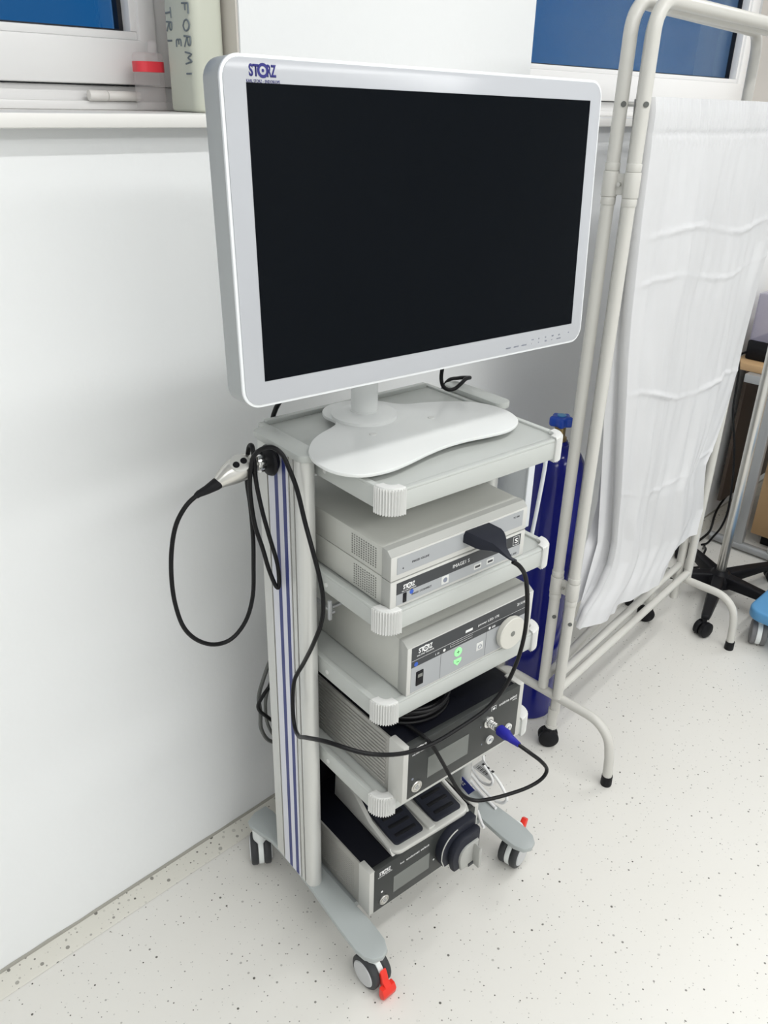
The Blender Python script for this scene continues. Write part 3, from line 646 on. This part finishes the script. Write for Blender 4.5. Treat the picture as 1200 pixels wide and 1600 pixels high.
# ================================================================ PUMP at the bottom
u0, u1, vf = .0200, .3150, -.049; zb = .1260; zt = .2420
pu = thing('irrigation_pump', 'black pump unit with roller head and grey display, lowest box on the trolley base', 'pump', ((u0+u1)/2, .19, zb), 'T')
MB().box(u0+.004, u1-.004, -vf+.006, .33, zb, zt-.001, .002).build('case', 'dtop', pu)
def grilled(u, sgn):
    b = MB().box(*sorted((u, u+sgn*.004)), -vf+.006, .33, zb, zt, .001)
    for i in range(22):
        for j in range(14):
            y = -vf+.055+i*.0056; z = zb+.016+j*.0062
            b.box(*sorted((u-sgn*.0006, u+sgn*.001)), y, y+.0028, z, z+.0028)
    return b.build('perforated_side', 'dside', pu)
grilled(u0, 1); grilled(u1, -1)
for a, c in ((u0-.002, u0+.012), (u1-.012, u1+.002)): MB().box(a, c, -vf, -vf+.036, zb, zt+.003, .002).build('front_frame', 'sfront', pu)
V5 = vf+.0004
MB().box(u0+.009, u1-.009, -V5, -V5+.012, zb+.001, zt+.002, .0012).build('front_panel', 'dfront', pu)
plate('display', .0795, .1765, .1505, .1955, V5+.0002, 'disp', pu)
logo('logo', FRONT(.0420, V5+.0003, .2235), .0118, 'wink', pu)
MB().text('endomat select', FRONT(.112, V5+.0003, .2185), .0058, .062).text('fluid', FRONT(.096, V5+.0003, .2190), .004, .010).cyl(P(.190, V5, .1660), P(.190, V5+.0004, .1660), .0024, seg=10).cyl(P(.050, V5, .1740), P(.050, V5+.0004, .1740), .0026, seg=10).build('lettering', 'wink', pu, flat=True)
pbutton(.0550, V5, .1485, .0118, pu)
XZ = Matrix(((1, 0, 0, 0), (0, 0, -1, 0), (0, 1, 0, 0), (0, 0, 0, 1)))      # (x, z) outline, thickness towards the front
def arch(cx, cz, r, bottom, right):
    return [(cx-r*.80, bottom), (cx-r, cz-.3*r)]+[(cx-r*cos(R(a)), cz+r*sin(R(a))) for a in range(0, 81, 10)]+[(right, cz+r*1.02), (right, bottom)]
MB().prism(arch(.2430, .192, .050, .1500, .2900), V5, V5+.020, .002, mtx=XZ).build('roller_housing', 'conn', pu)
rim_ = arch(.2430, .192, .050, .1500, .2900)[:-2]
MB().tube([P(x, V5+.021, z) for x, z in rim_], .0013, 6, 1, smooth=False).build('housing_edge', 'sfront', pu)
MB().prism(arch(.2490, .184, .039, .1400, .2890), V5+.018, V5+.038, .006, mtx=XZ).build('roller_cover', 'conn', pu)
MB().prism(arch(.2530, .176, .027, .1420, .2790), V5+.034, V5+.044, .003, mtx=XZ).build('roller_cap', 'devb', pu)
MB().prism([(.251, .141), (.278, .141), (.278, .152), (.249, .150)], V5+.036, V5+.046, .002, mtx=XZ).build('outlet', 'paneld', pu)
MB().prism([(.2640, .1430), (.2700, .1430), (.2710, .1960), (.2650, .2010), (.2620, .1940)], V5+.042, V5+.062, .002, mtx=XZ).build('lever', 'devb', pu)
# ---- foot pedal lying on the pump
fp = thing('foot_pedal', 'silver double foot pedal with two black ribbed treads lying on the pump', 'foot switch', P(.19, -.15, .243), 'T')
RS = Matrix.Translation((.188, .152, .243)) @ Matrix.Rotation(R(-2), 4, 'Z')
def rx(p): return RS @ Matrix.Translation(p)
MB().prism(rrect(-.104, .104, -.105, .105, .022), 0, .013, .004).xf(RS).build('tray', 'sfront', fp)
for s_ in (-1, 1):
    MB().prism([(-.100, 0), (-.090, .013), (-.02, .024), (.035, .060), (.085, .070), (.105, .060), (.108, 0)], -.005, .005, .002, mtx=RS @ Matrix.Translation((s_*.099, 0, 0)) @ Matrix(((0, 0, 1, 0), (1, 0, 0, 0), (0, 1, 0, 0), (0, 0, 0, 1)))).build('side_guard', 'sfront', fp)
MB().prism([(.070, 0), (.072, .060), (.085, .070), (.100, .064), (.108, .045), (.108, 0)], -.096, .096, .002, mtx=RS @ SW).build('rear_guard', 'sfront', fp)
MB().box(-.009, .009, -.100, .07, .012, .020, .003).xf(RS).build('divider', 'sfront', fp)
for s_ in (-1, 1):
    TP = RS @ Matrix.Translation((s_*.0515, -.012, .022)) @ Matrix.Rotation(R(7), 4, 'X')
    t_ = MB().prism(rrect(-.037, .037, -.080, .075, .008), -.006, .005, .003).xf(TP).build('tread', 'conn', fp)
    rb = MB()
    for i in range(6): rb.box(-.026, .026, -.066+i*.022, -.058+i*.022, .004, .0066, .0012)
    rb.xf(TP).build('tread_ribs', 'rubber', t_)
# ================================================================ CABLES AROUND THE TROLLEY
o = thing('monitor_cable', 'short black cable looping from behind the monitor over the right pillar cap', 'cable', P(.37, -.27, 1.105), 'T')
MB().tube([P(.335, -.20, 1.235), P(.340, -.25, 1.185), P(.3462, -.27, 1.1441), P(.3500, -.27, 1.1195), P(.3623, -.268, 1.1085), P(.3765, -.264, 1.1082), P(.3915, -.262, 1.1165), P(.405, -.264, 1.1225), P(.422, -.27, 1.1205), P(.4310, -.285, 1.1155), P(.4310, -.31, 1.108), P(.432, -.345, 1.09), P(.425, -.37, 1.03)], .0038).build('sheath', 'cable', o)
o = thing('monitor_power_cable', 'black cable dropping straight from the monitor behind the left rear shelf corner', 'cable', P(.03, -.36, 1.0), 'T')
MB().tube([P(.06, -.18, 1.30), P(.052, -.25, 1.24), P(.042, -.33, 1.15), P(.034, -.372, 1.08), P(.03, -.378, .95), P(.03, -.375, .80)], .0045).build('sheath', 'cable', o)
o = thing('black_power_cord', 'black cord bulging out behind the left trolley pillar near its foot', 'cord', P(-.02, -.36, .45), 'T')
MB().tube([P(.02, -.350, .62), P(.0, -.351, .5435), P(-.024, -.3525, .512), P(-.034, -.358, .488), P(-.031, -.358, .470), P(-.022, -.352, .458), P(.0, -.3517, .4299), P(.04, -.352, .40)], .0040).build('sheath', 'cable', o)
o = thing('grey_power_cord', 'grey cord hanging behind the left trolley pillar beside the black one', 'cord', P(-.005, -.372, .40), 'T')
MB().tube([P(.01, -.372, .58), P(-.010, -.375, .53), P(-.022, -.376, .49), P(-.020, -.376, .45), P(-.022, -.374, .41), P(-.010, -.372, .375), P(.01, -.371, .355), P(.04, -.37, .34)], .0042).build('sheath', 'gcable', o)
MB().tube([P(.02, -.368, .56), P(-.008, -.366, .50), P(-.014, -.365, .46), P(-.010, -.366, .42), P(.005, -.366, .38), P(.03, -.366, .36)], .0035).build('sheath', 'gcable', o)
o = thing('white_cable_bundle', 'white cables with a paper label looped over the right foot of the trolley', 'cable', P(.44, -.15, .126), 'T')
MB().tube([P(.44, -.18, .30), P(.44, -.160, .2389), P(.44, -.1477, .2053), P(.44, -.1119, .1979), P(.442, -.0871, .1778), P(.444, -.0764, .1564), P(.442, -.088, .1369), P(.44, -.1136, .1301), P(.44, -.1466, .1334), P(.44, -.1807, .1447), P(.44, -.2153, .1593), P(.44, -.25, .20)], .0036).build('cable_loop', 'wcable', o)
MB().tube([P(.43, -.26, .19), P(.43, -.2101, .1540), P(.427, -.1535, .1360), P(.426, -.0992, .1290), P(.425, -.09, .129)], .0038).build('cable_run', 'wcable', o)
MB().tube([P(.432, -.23, .22), P(.432, -.1967, .1892), P(.432, -.1508, .1637), P(.432, -.1193, .1743), P(.432, -.1165, .1964), P(.432, -.145, .215)], .0034).build('cable_loop', 'wcable', o)
MB().tube([P(.385, -.11, .1295), P(.370, -.085, .1295), P(.362, -.066, .1285)], .0038).build('cable_end', 'wcable', o)
q = [P(.4360, -.1847, .1781), P(.4360, -.153, .2258), P(.4360, -.1131, .203), P(.4360, -.125, .1798)]
def card(q, th):
    b = bmesh.new(); vs_ = [b.verts.new(p) for p in q]; f = b.faces.new(vs_); nrm = (q[1]-q[0]).cross(q[2]-q[0]).normalized()
    r = bmesh.ops.extrude_face_region(b, geom=[f])
    for g in r['geom']:
        if isinstance(g, bmesh.types.BMVert): g.co += nrm*th
    bmesh.ops.recalc_face_normals(b, faces=b.faces[:]); return MB()._add(b)
pp = card(q, .0008).build('paper_label', 'paper', o, flat=True)
bc = MB()
e1 = (q[1]-q[0]); e2 = (q[3]-q[0])
for i in range(9): 
    a0 = q[0]+e1*.15+e2*(.12+.07*i)
    bc._add(card([a0, a0+e1*.28, a0+e1*.28+e2*(.02+.02*(i % 2)), a0+e2*(.02+.02*(i % 2))], .0003).bm.copy(), Matrix.Translation((-.0004, 0, 0)))
for i in range(3):
    a0 = q[0]+e1*.62+e2*(.15+.25*i); bc._add(card([a0, a0+e1*.16, a0+e1*.16+e2*.12, a0+e2*.12], .0003).bm.copy(), Matrix.Translation((-.0004, 0, 0)))
bc.build('barcode', 'dink', pp, flat=True)
o = thing('blue_tag', 'small dark blue card tag with white lettering beside the white cables under the fourth shelf', 'tag', P(.40, -.17, .133), 'T')
q = [P(.40, -.2148, .1483), P(.40, -.197, .1742), P(.40, -.1384, .1615), P(.40, -.156, .1333)]
cd_ = card(q, .0012).build('card', 'tag', o, flat=True)
ex = (q[3]-q[0]).normalized(); ey = (q[1]-q[0]).normalized()
TT = Matrix((ex, ey, ex.cross(ey))).transposed().to_4x4(); TT = Matrix.Translation(q[0]+Vector((-.0008, 0, 0))+ex*.006+ey*.011) @ TT
MB().text('STORZ', TT, .012, .030, .03).build('card_lettering', 'wink', cd_, flat=True)
# ================================================================ CLEAR POUCH AND TUBE on the right pillar
o = thing('frosted_pouch', 'frosted clear plastic sample holder hanging on the right side of the trolley behind the modules', 'holder', P(.46, -.15, .84), 'T')
MB().box(.450, .464, .122, .205, .846, .985, .003).build('holder_body', 'frost', o)
MB().box(.448, .466, .120, .126, .844, .985, .002).build('holder_edge', 'frost', o)
MB().box(.434, .449, .18, .20, .95, .975, .002).build('holder_clip', 'frost', o)
o = thing('clear_tube', 'thin clear plastic tube hanging between the trolley and the blue gas cylinder', 'tube', P(.495, -.13, .80), 'T')
MB().tube([P(.436, -.200, 1.06), P(.446, -.17, 1.058), P(.470, -.128, 1.038), P(.492, -.123, 1.0), P(.498, -.1227, .9698), P(.499, -.13, .88), P(.500, -.1367, .8153), P(.500, -.139, .79)], .0042, 10).build('tube_wall', 'frost', o)
# ================================================================ GAS CYLINDER
gx, gy = 1.688, -.215
gc = thing('gas_cylinder', 'tall blue steel gas cylinder with blue handwheel behind the trolley', 'gas cylinder', (gx, gy, 0))
MB().lathe([(.001, 0), (.066, 0), (.074, .006), (.076, .016), (.076, .745), (.0745, .768), (.069, .792), (.058, .812), (.042, .826), (.026, .833), (.022, .842), (.001, .842)], (gx, gy, 0), (0, 0, 1), 48).build('cylinder_body', 'cyl', gc)
MB().lathe([(.001, 0), (.019, 0), (.019, .012), (.014, .016), (.014, .046), (.001, .046)], (gx, gy, .838), (0, 0, 1), 24).cyl((gx, gy, .862), (gx-.055, gy+.025, .862), .009, bev=.001).build('valve', 'brass', gc)
hwp = []
for i in range(72):
    a = 2*pi*i/72; hwp.append(((.0265+.0042*cos(5*a))*cos(a), (.0265+.0042*cos(5*a))*sin(a)))
hwo = MB().prism(hwp, 0, .026, .007, 3, mtx=Matrix.Translation((gx, gy, .880))).build('handwheel', 'hw', gc)
MB().lathe([(.001, 0), (.011, 0), (.011, .003), (.006, .004), (.001, .004)], (gx, gy, .906), (0, 0, 1), 20).build('handwheel_hub', 'bluep', hwo)
# ================================================================ FOLDING SCREEN
fs = thing('folding_screen', 'cream tubular steel folding privacy screen on bent feet, folded beside the window', 'screen', (1.98, -.34, 0))
TR_ = .0135
def loop(p0, p1, z0, zt, zl):
    p0, p1 = Vector((*p0, 0)), Vector((*p1, 0)); d = (p1-p0).normalized(); r = .055; pts = []
    Z = Vector((0, 0, 1))
    pts.append(p0+Z*z0)
    for i in range(9):
        a = R(90*i/8); pts.append(p0+d*(r-r*cos(a))+Z*(zt-r+r*sin(a)))
    for i in range(9):
        a = R(90*i/8); pts.append(p1-d*(r-r*sin(a))+Z*(zt-r+r*cos(a)))
    pts.append(p1+Z*z0)
    b = MB().tube(pts, TR_, 14, 1, smooth=False)
    b.cyl(p0+Z*zl, p1+Z*zl, .0115, seg=14)
    b.cyl(p0+Z*1.603, p1+Z*1.603, .004, seg=10)
    return b
A0, A1 = (1.57, -.383), (2.405, -.320)
B0, B1 = (1.604, -.361), (2.402, -.290)
C0, C1 = (1.570, -.335), (2.365, -.225)
loop(A0, A1, .19, 1.776, .215).build('panel_frame', 'tube', fs)
loop(B0, B1, .105, 1.770, .235).build('panel_frame', 'tube', fs)
loop(C0, C1, .20, 1.776, .225).build('panel_frame', 'tube', fs)
def foot(x, y0, y1, yb0, yb1, zz=.185):
    pts = [(x+.004, y0, .018), (x+.003, y0+.003, .085)]
    for i in range(1, 8):
        a = R(90*i/8); pts.append((x, y0+.006+.075*(1-cos(a)), zz-.075+.075*sin(a)))
    pts += [(x, y0+.083, zz)]
    n = 4
    for i in range(1, n): pts.append((x, y0+.083+(y1-y0-.143)*i/n, zz))
    pts += [(x, y1-.06, zz)]
    for i in range(1, 8):
        a = R(90*i/8); pts.append((x, y1-.008-.05+.05*sin(a)-.0, zz-.05+.05*cos(a)))
    pts += [(x, y1-.004, .10), (x, y1, .018)]
    o = MB().tube(pts, .0125, 14, 1, smooth=False).build('foot', 'tube', fs)
    for y in (y0, y1):
        xx = x+(.004 if y == y0 else 0)
        MB().lathe([(.001, 0), (.014, 0), (.0148, .004), (.0140, .030), (.001, .030)], (xx, y, 0), (0, 0, 1), 20).build('rubber_tip', 'rubber', o)
foot(1.575, -.556, -.175, 0, 0)
foot(2.405, -.505, -.135, 0, 0)
def fcast(x, y, ztop):
    o = MB().cyl((x, y, .062), (x, y, ztop), .0135, seg=16).cyl((x, y, .058), (x, y, .066), .017).build('caster', 'tube', fs)
    cx = x-.008; a = Vector((.75, .66, 0))
    for s_ in (-1, 1):
        MB().lathe([(.001, 0), (.024, 0), (.0275, .004), (.0275, .012), (.023, .016), (.001, .017)], Vector((cx, y, .0275))+a*s_*.0025, a*s_, 28).build('wheel', 'rubber', o)
    MB().box(cx-.014, cx+.014, y-.014, y+.014, .040, .060, .006).build('wheel_fork', 'rubber', o)
fcast(1.600, -.359, .12); fcast(2.365, -.225, .21)
for z in (1.46, .52):
    h = MB()
    for (x, y) in (A0, C0):
        h.cyl((x, y, z-.024), (x, y, z+.024), .0162, seg=20, bev=.002).cyl((x, y, z+.024), (x, y, z+.040), .0150, seg=20, bev=.002).cyl((x, y, z-.040), (x, y, z-.024), .0150, seg=20, bev=.002)
    h.box(1.5665, 1.5735, -.383, -.335, z-.020, z+.020, .002)
    o = h.build('hinge_clip', 'tube', fs)
    MB().cyl((1.5600, -.359, z), (1.5670, -.359, z), .004, seg=12).build('hinge_screw', 'steel', o)
for (x, y) in (A0, C0):
    for z in (1.603, .43):
        d = Vector((-.62, -.78, 0)); c = Vector((x, y, z))+d*.0128; MB().cyl(c, c+d*.0025, .0052, seg=14).build('screw_head', 'gcable', fs)
# ---- curtains
def interp(tab, x):
    if x <= tab[0][0]: return tab[0][1]
    for (a, va), (b_, vb) in zip(tab, tab[1:]):
        if x <= b_:
            t = (x-a)/(b_-a); t = t*t*(3-2*t) if False else t
            return va+(vb-va)*t
    return tab[-1][1]
XL = [(.38, 1.612), (.424, 1.640), (.464, 1.705), (.52, 1.748), (.585, 1.755), (.708, 1.731), (.82, 1.705), (.957, 1.673), (1.097, 1.640), (1.20, 1.620), (1.40, 1.598), (1.62, 1.588)]
XR = [(.38, 2.362), (.46, 2.385), (.55, 2.345), (.634, 2.322), (.70, 2.362), (.78, 2.388), (.926, 2.412), (1.163, 2.402), (1.281, 2.435), (1.45, 2.40), (1.55, 2.395), (1.62, 2.39)]
ZB = [(0, .388), (.18, .362), (.42, .330), (.70, .332), (1, .380)]
X2 = [(.38, 1.660), (.402, 1.664), (.491, 1.692), (.589, 1.723), (.732, 1.700), (.886, 1.672), (1.091, 1.626), (1.25, 1.606), (1.62, 1.590)]
def plane_y(p, q, x): return p[1]+(q[1]-p[1])*(x-p[0])/(q[0]-p[0])
def fold(s, t, amp=1):
    y = .0022*sin(2*pi*(8*s+.25*sin(3*s)+.5*t))*(.5+.5*t) + .0010*sin(2*pi*(14.5*s+.9*t)+1) + .011*t*sin(2*pi*(2.3*s+.25*t)+.5)
    y += .024*(.3+.7*t)*noise.noise((s*4.2+t*1.7, t*1.3, 7.3)) + .006*(.4+.6*t)*noise.noise((s*17+t*5, t*1.6, 3.1)) + .011*(.3+.7*t)*noise.noise((s*8-t*3.5, t*3.5+s*2, 2.2))
    g = math.exp(-((t)/.035)**2)+math.exp(-((t-.05)/.018)**2)
    y += .0038*g*sin(2*pi*44*s+3*sin(19*s))
    y += .008*t*noise.noise((s*5+t*2.2, t*3.5, 1.7)) + .0035*noise.noise((s*16-t*5, t*7, 5))
    y += .0035*math.exp(-((t-.052)/.0045)**2)
    # ironing creases
    for (tc, am, sl) in ((.215, .0040, .025), (.30, .0030, .03), (.535, .0065, .07), (.74, .0030, .03)):
        d = t-(tc+sl*(s-.5)+.009*sin(9*s+tc*7)); y -= am*math.exp(-(d/.0048)**2)*(.65+.35*sin(13*s+tc*20))
    return y*amp
rows = []; ZT = 1.617; nt = 270; ns = 230
for j in range(nt+1):
    t = j/nt; row = []
    zl = ZT+(ZB[0][1]-ZT)*t; xl = interp(XL, zl); x2 = interp(X2, zl); L1 = max(.012, .03*t)
    # second layer (outermost left) -> turn -> main sheet
    for k in range(10):
        f = k/9; x = x2+(xl+L1-x2)*f; row.append((x, plane_y(A0, A1, x)+.014+.012*(1-f)+.004*sin(6*f+4*t)*t, zl-.004))
    for k in range(5):
        f = (k+1)/6; x = xl+L1*(1-f); row.append((x, plane_y(A0, A1, x)+.014*(1-f)**1, zl-.002))
    for i in range(ns+1):
        s = i/ns; z = ZT+(interp(ZB, s)-ZT)*t; xr = interp(XR, z); x = xl+(xr-xl)*s
        y = plane_y(A0, A1, x)-.0195+.001*t+fold(s, t)*min(1, .3+s*9)
        if t < .02: y += (.02-t)*.25
        row.append((x, y, z))
    rows.append(row)
front_c = MB().grid(rows).build('curtain', 'cloth', None, ang=180)
tag(front_c, 'creased white cotton curtain on the near panel of the folding screen', 'curtain')
rows = []; X3 = [(.40, 1.655), (.439, 1.665), (.56, 1.672), (.60, 1.712), (.677, 1.731), (.785, 1.722), (.95, 1.69), (1.2, 1.63), (1.62, 1.590)]
for j in range(81):
    t = j/80; row = []
    z = 1.612+(.415-1.612)*t; xl = interp(X3, z)
    for i in range(91):
        s = i/90; x = xl+(2.345-xl)*s; row.append((x, plane_y(C0, C1, x)-.016+fold(s*.9+.07, t*.95, .6), z+.02*sin(3*s)*t))
    rows.append(row)
rear_c = MB().grid(rows).build('curtain', 'cloth', None, ang=180)
tag(rear_c, 'white curtain on the rear panel, showing as grey folds left of the near curtain', 'curtain')
# ================================================================ ON THE WINDOW SILL
cn = thing('canister', 'translucent greenish plastic canister with handwritten marker text on the left window sill', 'canister', (.880, .075, 1.574))
prof = []
can = MB()
cx0, cx1, cy0, cy1 = .850, .9135, .028, .118
can.prism(rrect(cx0, cx1, cy0, cy1, .016, 6), 1.574, 1.822, .006, 3).cyl((.882, .073, 1.82), (.882, .073, 1.838), .020)
can.build('canister_body', 'hdpe', cn)
MB().cyl((.882, .073, 1.834), (.882, .073, 1.858), .024, bev=.002).build('canister_cap', 'lacw', cn)
ink = MB()
def stroke(pts, x): ink.tube([Vector((x, a, z)) for a, z in pts], .0014, 6, 3)
# glyph strokes on the left face; text runs downwards: glyph up = towards -y (right in view), glyph right = down
def glyph(strokes, y, z, h, w_):
    for st in strokes: stroke([(y-gy_*h, z-gx_*w_) for gx_, gy_ in st], cx0-.0004)
Fg = [[(0, 0), (.05, 1)], [(0, 1), (.9, .95)], [(.02, .5), (.6, .5)]]
Og = [[(.5, 0), (.1, .25), (.05, .7), (.45, 1), (.85, .75), (.9, .25), (.5, 0)]]
Rg = [[(0, 0), (.1, 1)], [(.1, 1), (.7, .95), (.75, .6), (.1, .5), (.9, 0)]]
Mg = [[(0, 0), (.2, 1), (.5, .4), (.8, 1), (1, 0)]]
Eg = [[(.8, 1), (.1, .95), (.05, .5), (.1, .05), (.85, 0)], [(.05, .5), (.6, .5)]]
Tg = [[(.5, 0), (.45, 1)], [(0, .95), (1, 1)]]
Ig = [[(.5, 0), (.5, .8)]]
z0 = 1.732
for i, g_ in enumerate((Fg, Og, Rg, Mg, Ig)): glyph(g_, .054, z0-i*.023, .018, .017)
for i, g_ in enumerate((Tg, Rg, Ig)): glyph(g_, .104, z0-.004-i*.020, .016, .015)
glyph(Eg, .078, z0-.050, .014, .013)
ink.build('handwriting', 'marker', cn)
cb = thing('clear_bottle', 'small clear plastic bottle with a red band standing by the window frame', 'bottle', (.836, .155, 1.574))
MB().prism(rrect(.812, .863, .137, .172, .014, 6), 1.5745, 1.664, .006, 3).build('bottle_body', 'clear', cb)
MB().prism(rrect(.8112, .8638, .1362, .1728, .0145, 6), 1.634, 1.650).build('red_band', 'redband', cb)
MB().cyl((.846, .155, 1.663), (.849, .155, 1.682), .007, bev=.001).build('bottle_neck', 'clear', cb)
# ================================================================ RIGHT BACKGROUND
dk_ = thing('desk', 'beech-topped desk with grey steel legs against the wall at the right edge', 'desk', (3.7, -.36, 0))
MB().box(3.125, 4.5, -.70, -.022, .712, .740, .003).build('tabletop', 'wood', dk_)
for x in (3.10, 4.46):
    f = MB().cyl((x, -.10, .022), (x, -.68, .022), .018, seg=16, bev=.004)
    f.box(x-.013, x+.013, -.235, -.195, .02, .70, .003).box(x-.013, x+.013, -.375, -.335, .02, .70, .003).box(x-.013, x+.05, -.60, -.10, .68, .712, .003)
    f.build('leg_frame', 'lamp', dk_)
MB().box(3.145, 3.163, -.70, -.245, .345, .68, .002).build('modesty_panel', 'wood', dk_)
MB().box(3.27, 4.43, -.045, -.030, .10, .70, .001).build('under_desk_shade_sheet', 'shade_brown', dk_)  # added dark sheet, stands in for the shade under the desk
pd = thing('drawer_pedestal', 'beech drawer cabinet under the desk behind its steel legs', 'cabinet', (3.42, -.43, 0))
MB().box(3.185, 3.205, -.70, -.225, .05, .60, .002).build('side_panel', 'wood', pd)
MB().box(3.205, 3.60, -.69, -.23, .05, .60).build('cabinet_body', 'wood', pd)
MB().box(3.22, 3.58, -.66, -.26, 0, .05).build('plinth', 'black', pd)
bx = thing('covered_device', 'black desktop device with clear plastic cover on the desk end', 'device', (3.27, -.12, .74))
MB().box(3.185, 3.38, -.26, -.045, .7405, .815, .008).build('device_base', 'black', bx)
cv = MB().box(3.19, 3.375, -.255, -.25, .815, .985).box(3.19, 3.375, -.055, -.05, .815, .985).box(3.19, 3.195, -.255, -.05, .815, .985).box(3.37, 3.375, -.255, -.05, .815, .985).box(3.19, 3.375, -.255, -.05, .985, .99)
cv.build('device_cover', 'smoke', bx)
o = thing('device_cord', 'thin black cord hanging from the covered device down past the desk end', 'cord', (3.07, -.12, .02))
MB().tube([(3.20, -.050, .765), (3.15, -.045, .765), (3.11, -.055, .763), (3.092, -.068, .742), (3.085, -.078, .70), (3.08, -.083, .650), (3.072, -.092, .568), (3.076, -.118, .46), (3.074, -.132, .400), (3.072, -.150, .295), (3.068, -.160, .167), (3.066, -.150, .09), (3.06, -.13, .04), (3.05, -.115, .006), (3.02, -.105, .005)], .0045, 8).build('sheath', 'cable', o)
o = thing('wall_cord', 'black cord lying along the wall foot behind the curtain and desk legs', 'cord', (3.3, -.03, 0))
MB().tube([(2.95, -.085, .009), (3.12, -.080, .010), (3.20, -.060, .0135), (3.27, -.035, .022), (3.33, -.020, .040), (3.40, -.014, .065), (3.48, -.012, .090), (3.62, -.012, .12), (3.8, -.012, .14)], .0050, 8).build('sheath', 'cable', o)
ivx, ivy = 2.690, -.322
iv = thing('pole_stand', 'silver pole stand on a black five-star base with casters', 'stand', (ivx, ivy, 0))
MB().cyl((ivx, ivy, .10), (ivx, ivy, 1.02), .0165, seg=20, bev=.002).build('pole', 'steel', iv)
MB().lathe([(.001, 0), (.050, 0), (.046, .03), (.032, .050), (.024, .058), (.001, .058)], (ivx, ivy, .055), (0, 0, 1), 30).build('hub', 'black', iv)
for k in range(5):
    a = R(197+72*k); d = Vector((cos(a), sin(a), 0)); e = ivx+d.x*.285, ivy+d.y*.285
    n_ = Vector((-d.y, d.x, 0)); c = Vector((ivx, ivy, 0)); arm = MB(); B_ = bmesh.new(); rg = []
    for (f, hw_, zl, zh) in ((.02, .026, .060, .102), (.15, .022, .062, .092), (.26, .017, .062, .082), (.29, .014, .064, .080)):
        p = c+d*f; rg.append([B_.verts.new(p+n_*hw_*sx+Vector((0, 0, zz))) for sx, zz in ((-1, zl), (1, zl), (.8, zh), (-.8, zh))])
    for r1, r2 in zip(rg, rg[1:]):
        for i in range(4): B_.faces.new((r1[i], r1[(i+1) % 4], r2[(i+1) % 4], r2[i]))
    B_.faces.new(rg[0]); B_.faces.new(rg[-1][::-1]); bmesh.ops.recalc_face_normals(B_, faces=B_.faces[:])
    bmesh.ops.bevel(B_, geom=B_.edges[:], offset=.004, segments=2, affect='EDGES', profile=.5)
    o = arm._add(B_).build('base_arm', 'black', iv)
    ct = Vector((e[0], e[1], .0275)); ax = Vector((cos(a+1.0), sin(a+1.0), 0)); cm = MB()
    for s_ in (-1, 1): cm.lathe([(.001, 0), (.025, 0), (.0275, .004), (.0275, .016), (.022, .020), (.001, .021)], ct+ax*s_*.003, ax*s_, 28)
    cm.cyl(ct, ct+Vector((0, 0, .04)), .008, seg=12)
    cm.build('caster', 'rubber', o)
sc_ = MB()
# cord from the stand
o = thing('stand_cord', 'short black cord curling down beside the pole of the five-star stand', 'cord', (2.85, -.2, 0))
MB().tube([(3.02, -.118, .0052), (2.98, -.13, .012), (2.95, -.145, .035), (2.915, -.165, .05), (2.885, -.175, .05), (2.86, -.18, .035), (2.84, -.19, .010), (2.80, -.16, .006)], .0045, 8).build('sheath', 'cable', o)
bs = thing('wheeled_base', 'light blue wheeled base with grey caster at the right edge of the photo', 'wheeled base', (2.74, -.72, 0))
MB().prism(rrect(2.462, 2.967, -.98, -.509, .05, 8), .103, .143, .010, 3).build('base_plate', 'bluep', bs)
MB().cyl((2.73, -.75, .13), (2.73, -.75, .48), .03, bev=.003).build('column', 'lamp', bs)
MB().lathe([(.001, 0), (.17, 0), (.18, .015), (.18, .05), (.165, .06), (.001, .062)], (2.73, -.75, .47), (0, 0, 1), 40).build('seat', 'bluep', bs)
for (x, y) in ((2.512, -.552), (2.90, -.552), (2.512, -.92), (2.90, -.92)):
    a = Vector((.40, -.917, 0)); c = Vector((x, y, .0425))
    o = MB().cyl(c-a*.008, c+a*.008, .041, seg=30, bev=.002).cyl(c, c+Vector((0, 0, .062)), .012).build('caster', 'cstrip', bs)
    for s_ in (-1, 1): MB().lathe([(.001, 0), (.040, 0), (.0425, .003), (.0425, .014), (.039, .017), (.001, .018)], c+a*s_*.0085, a*s_, 32).build('wheel', 'tyreg', o)
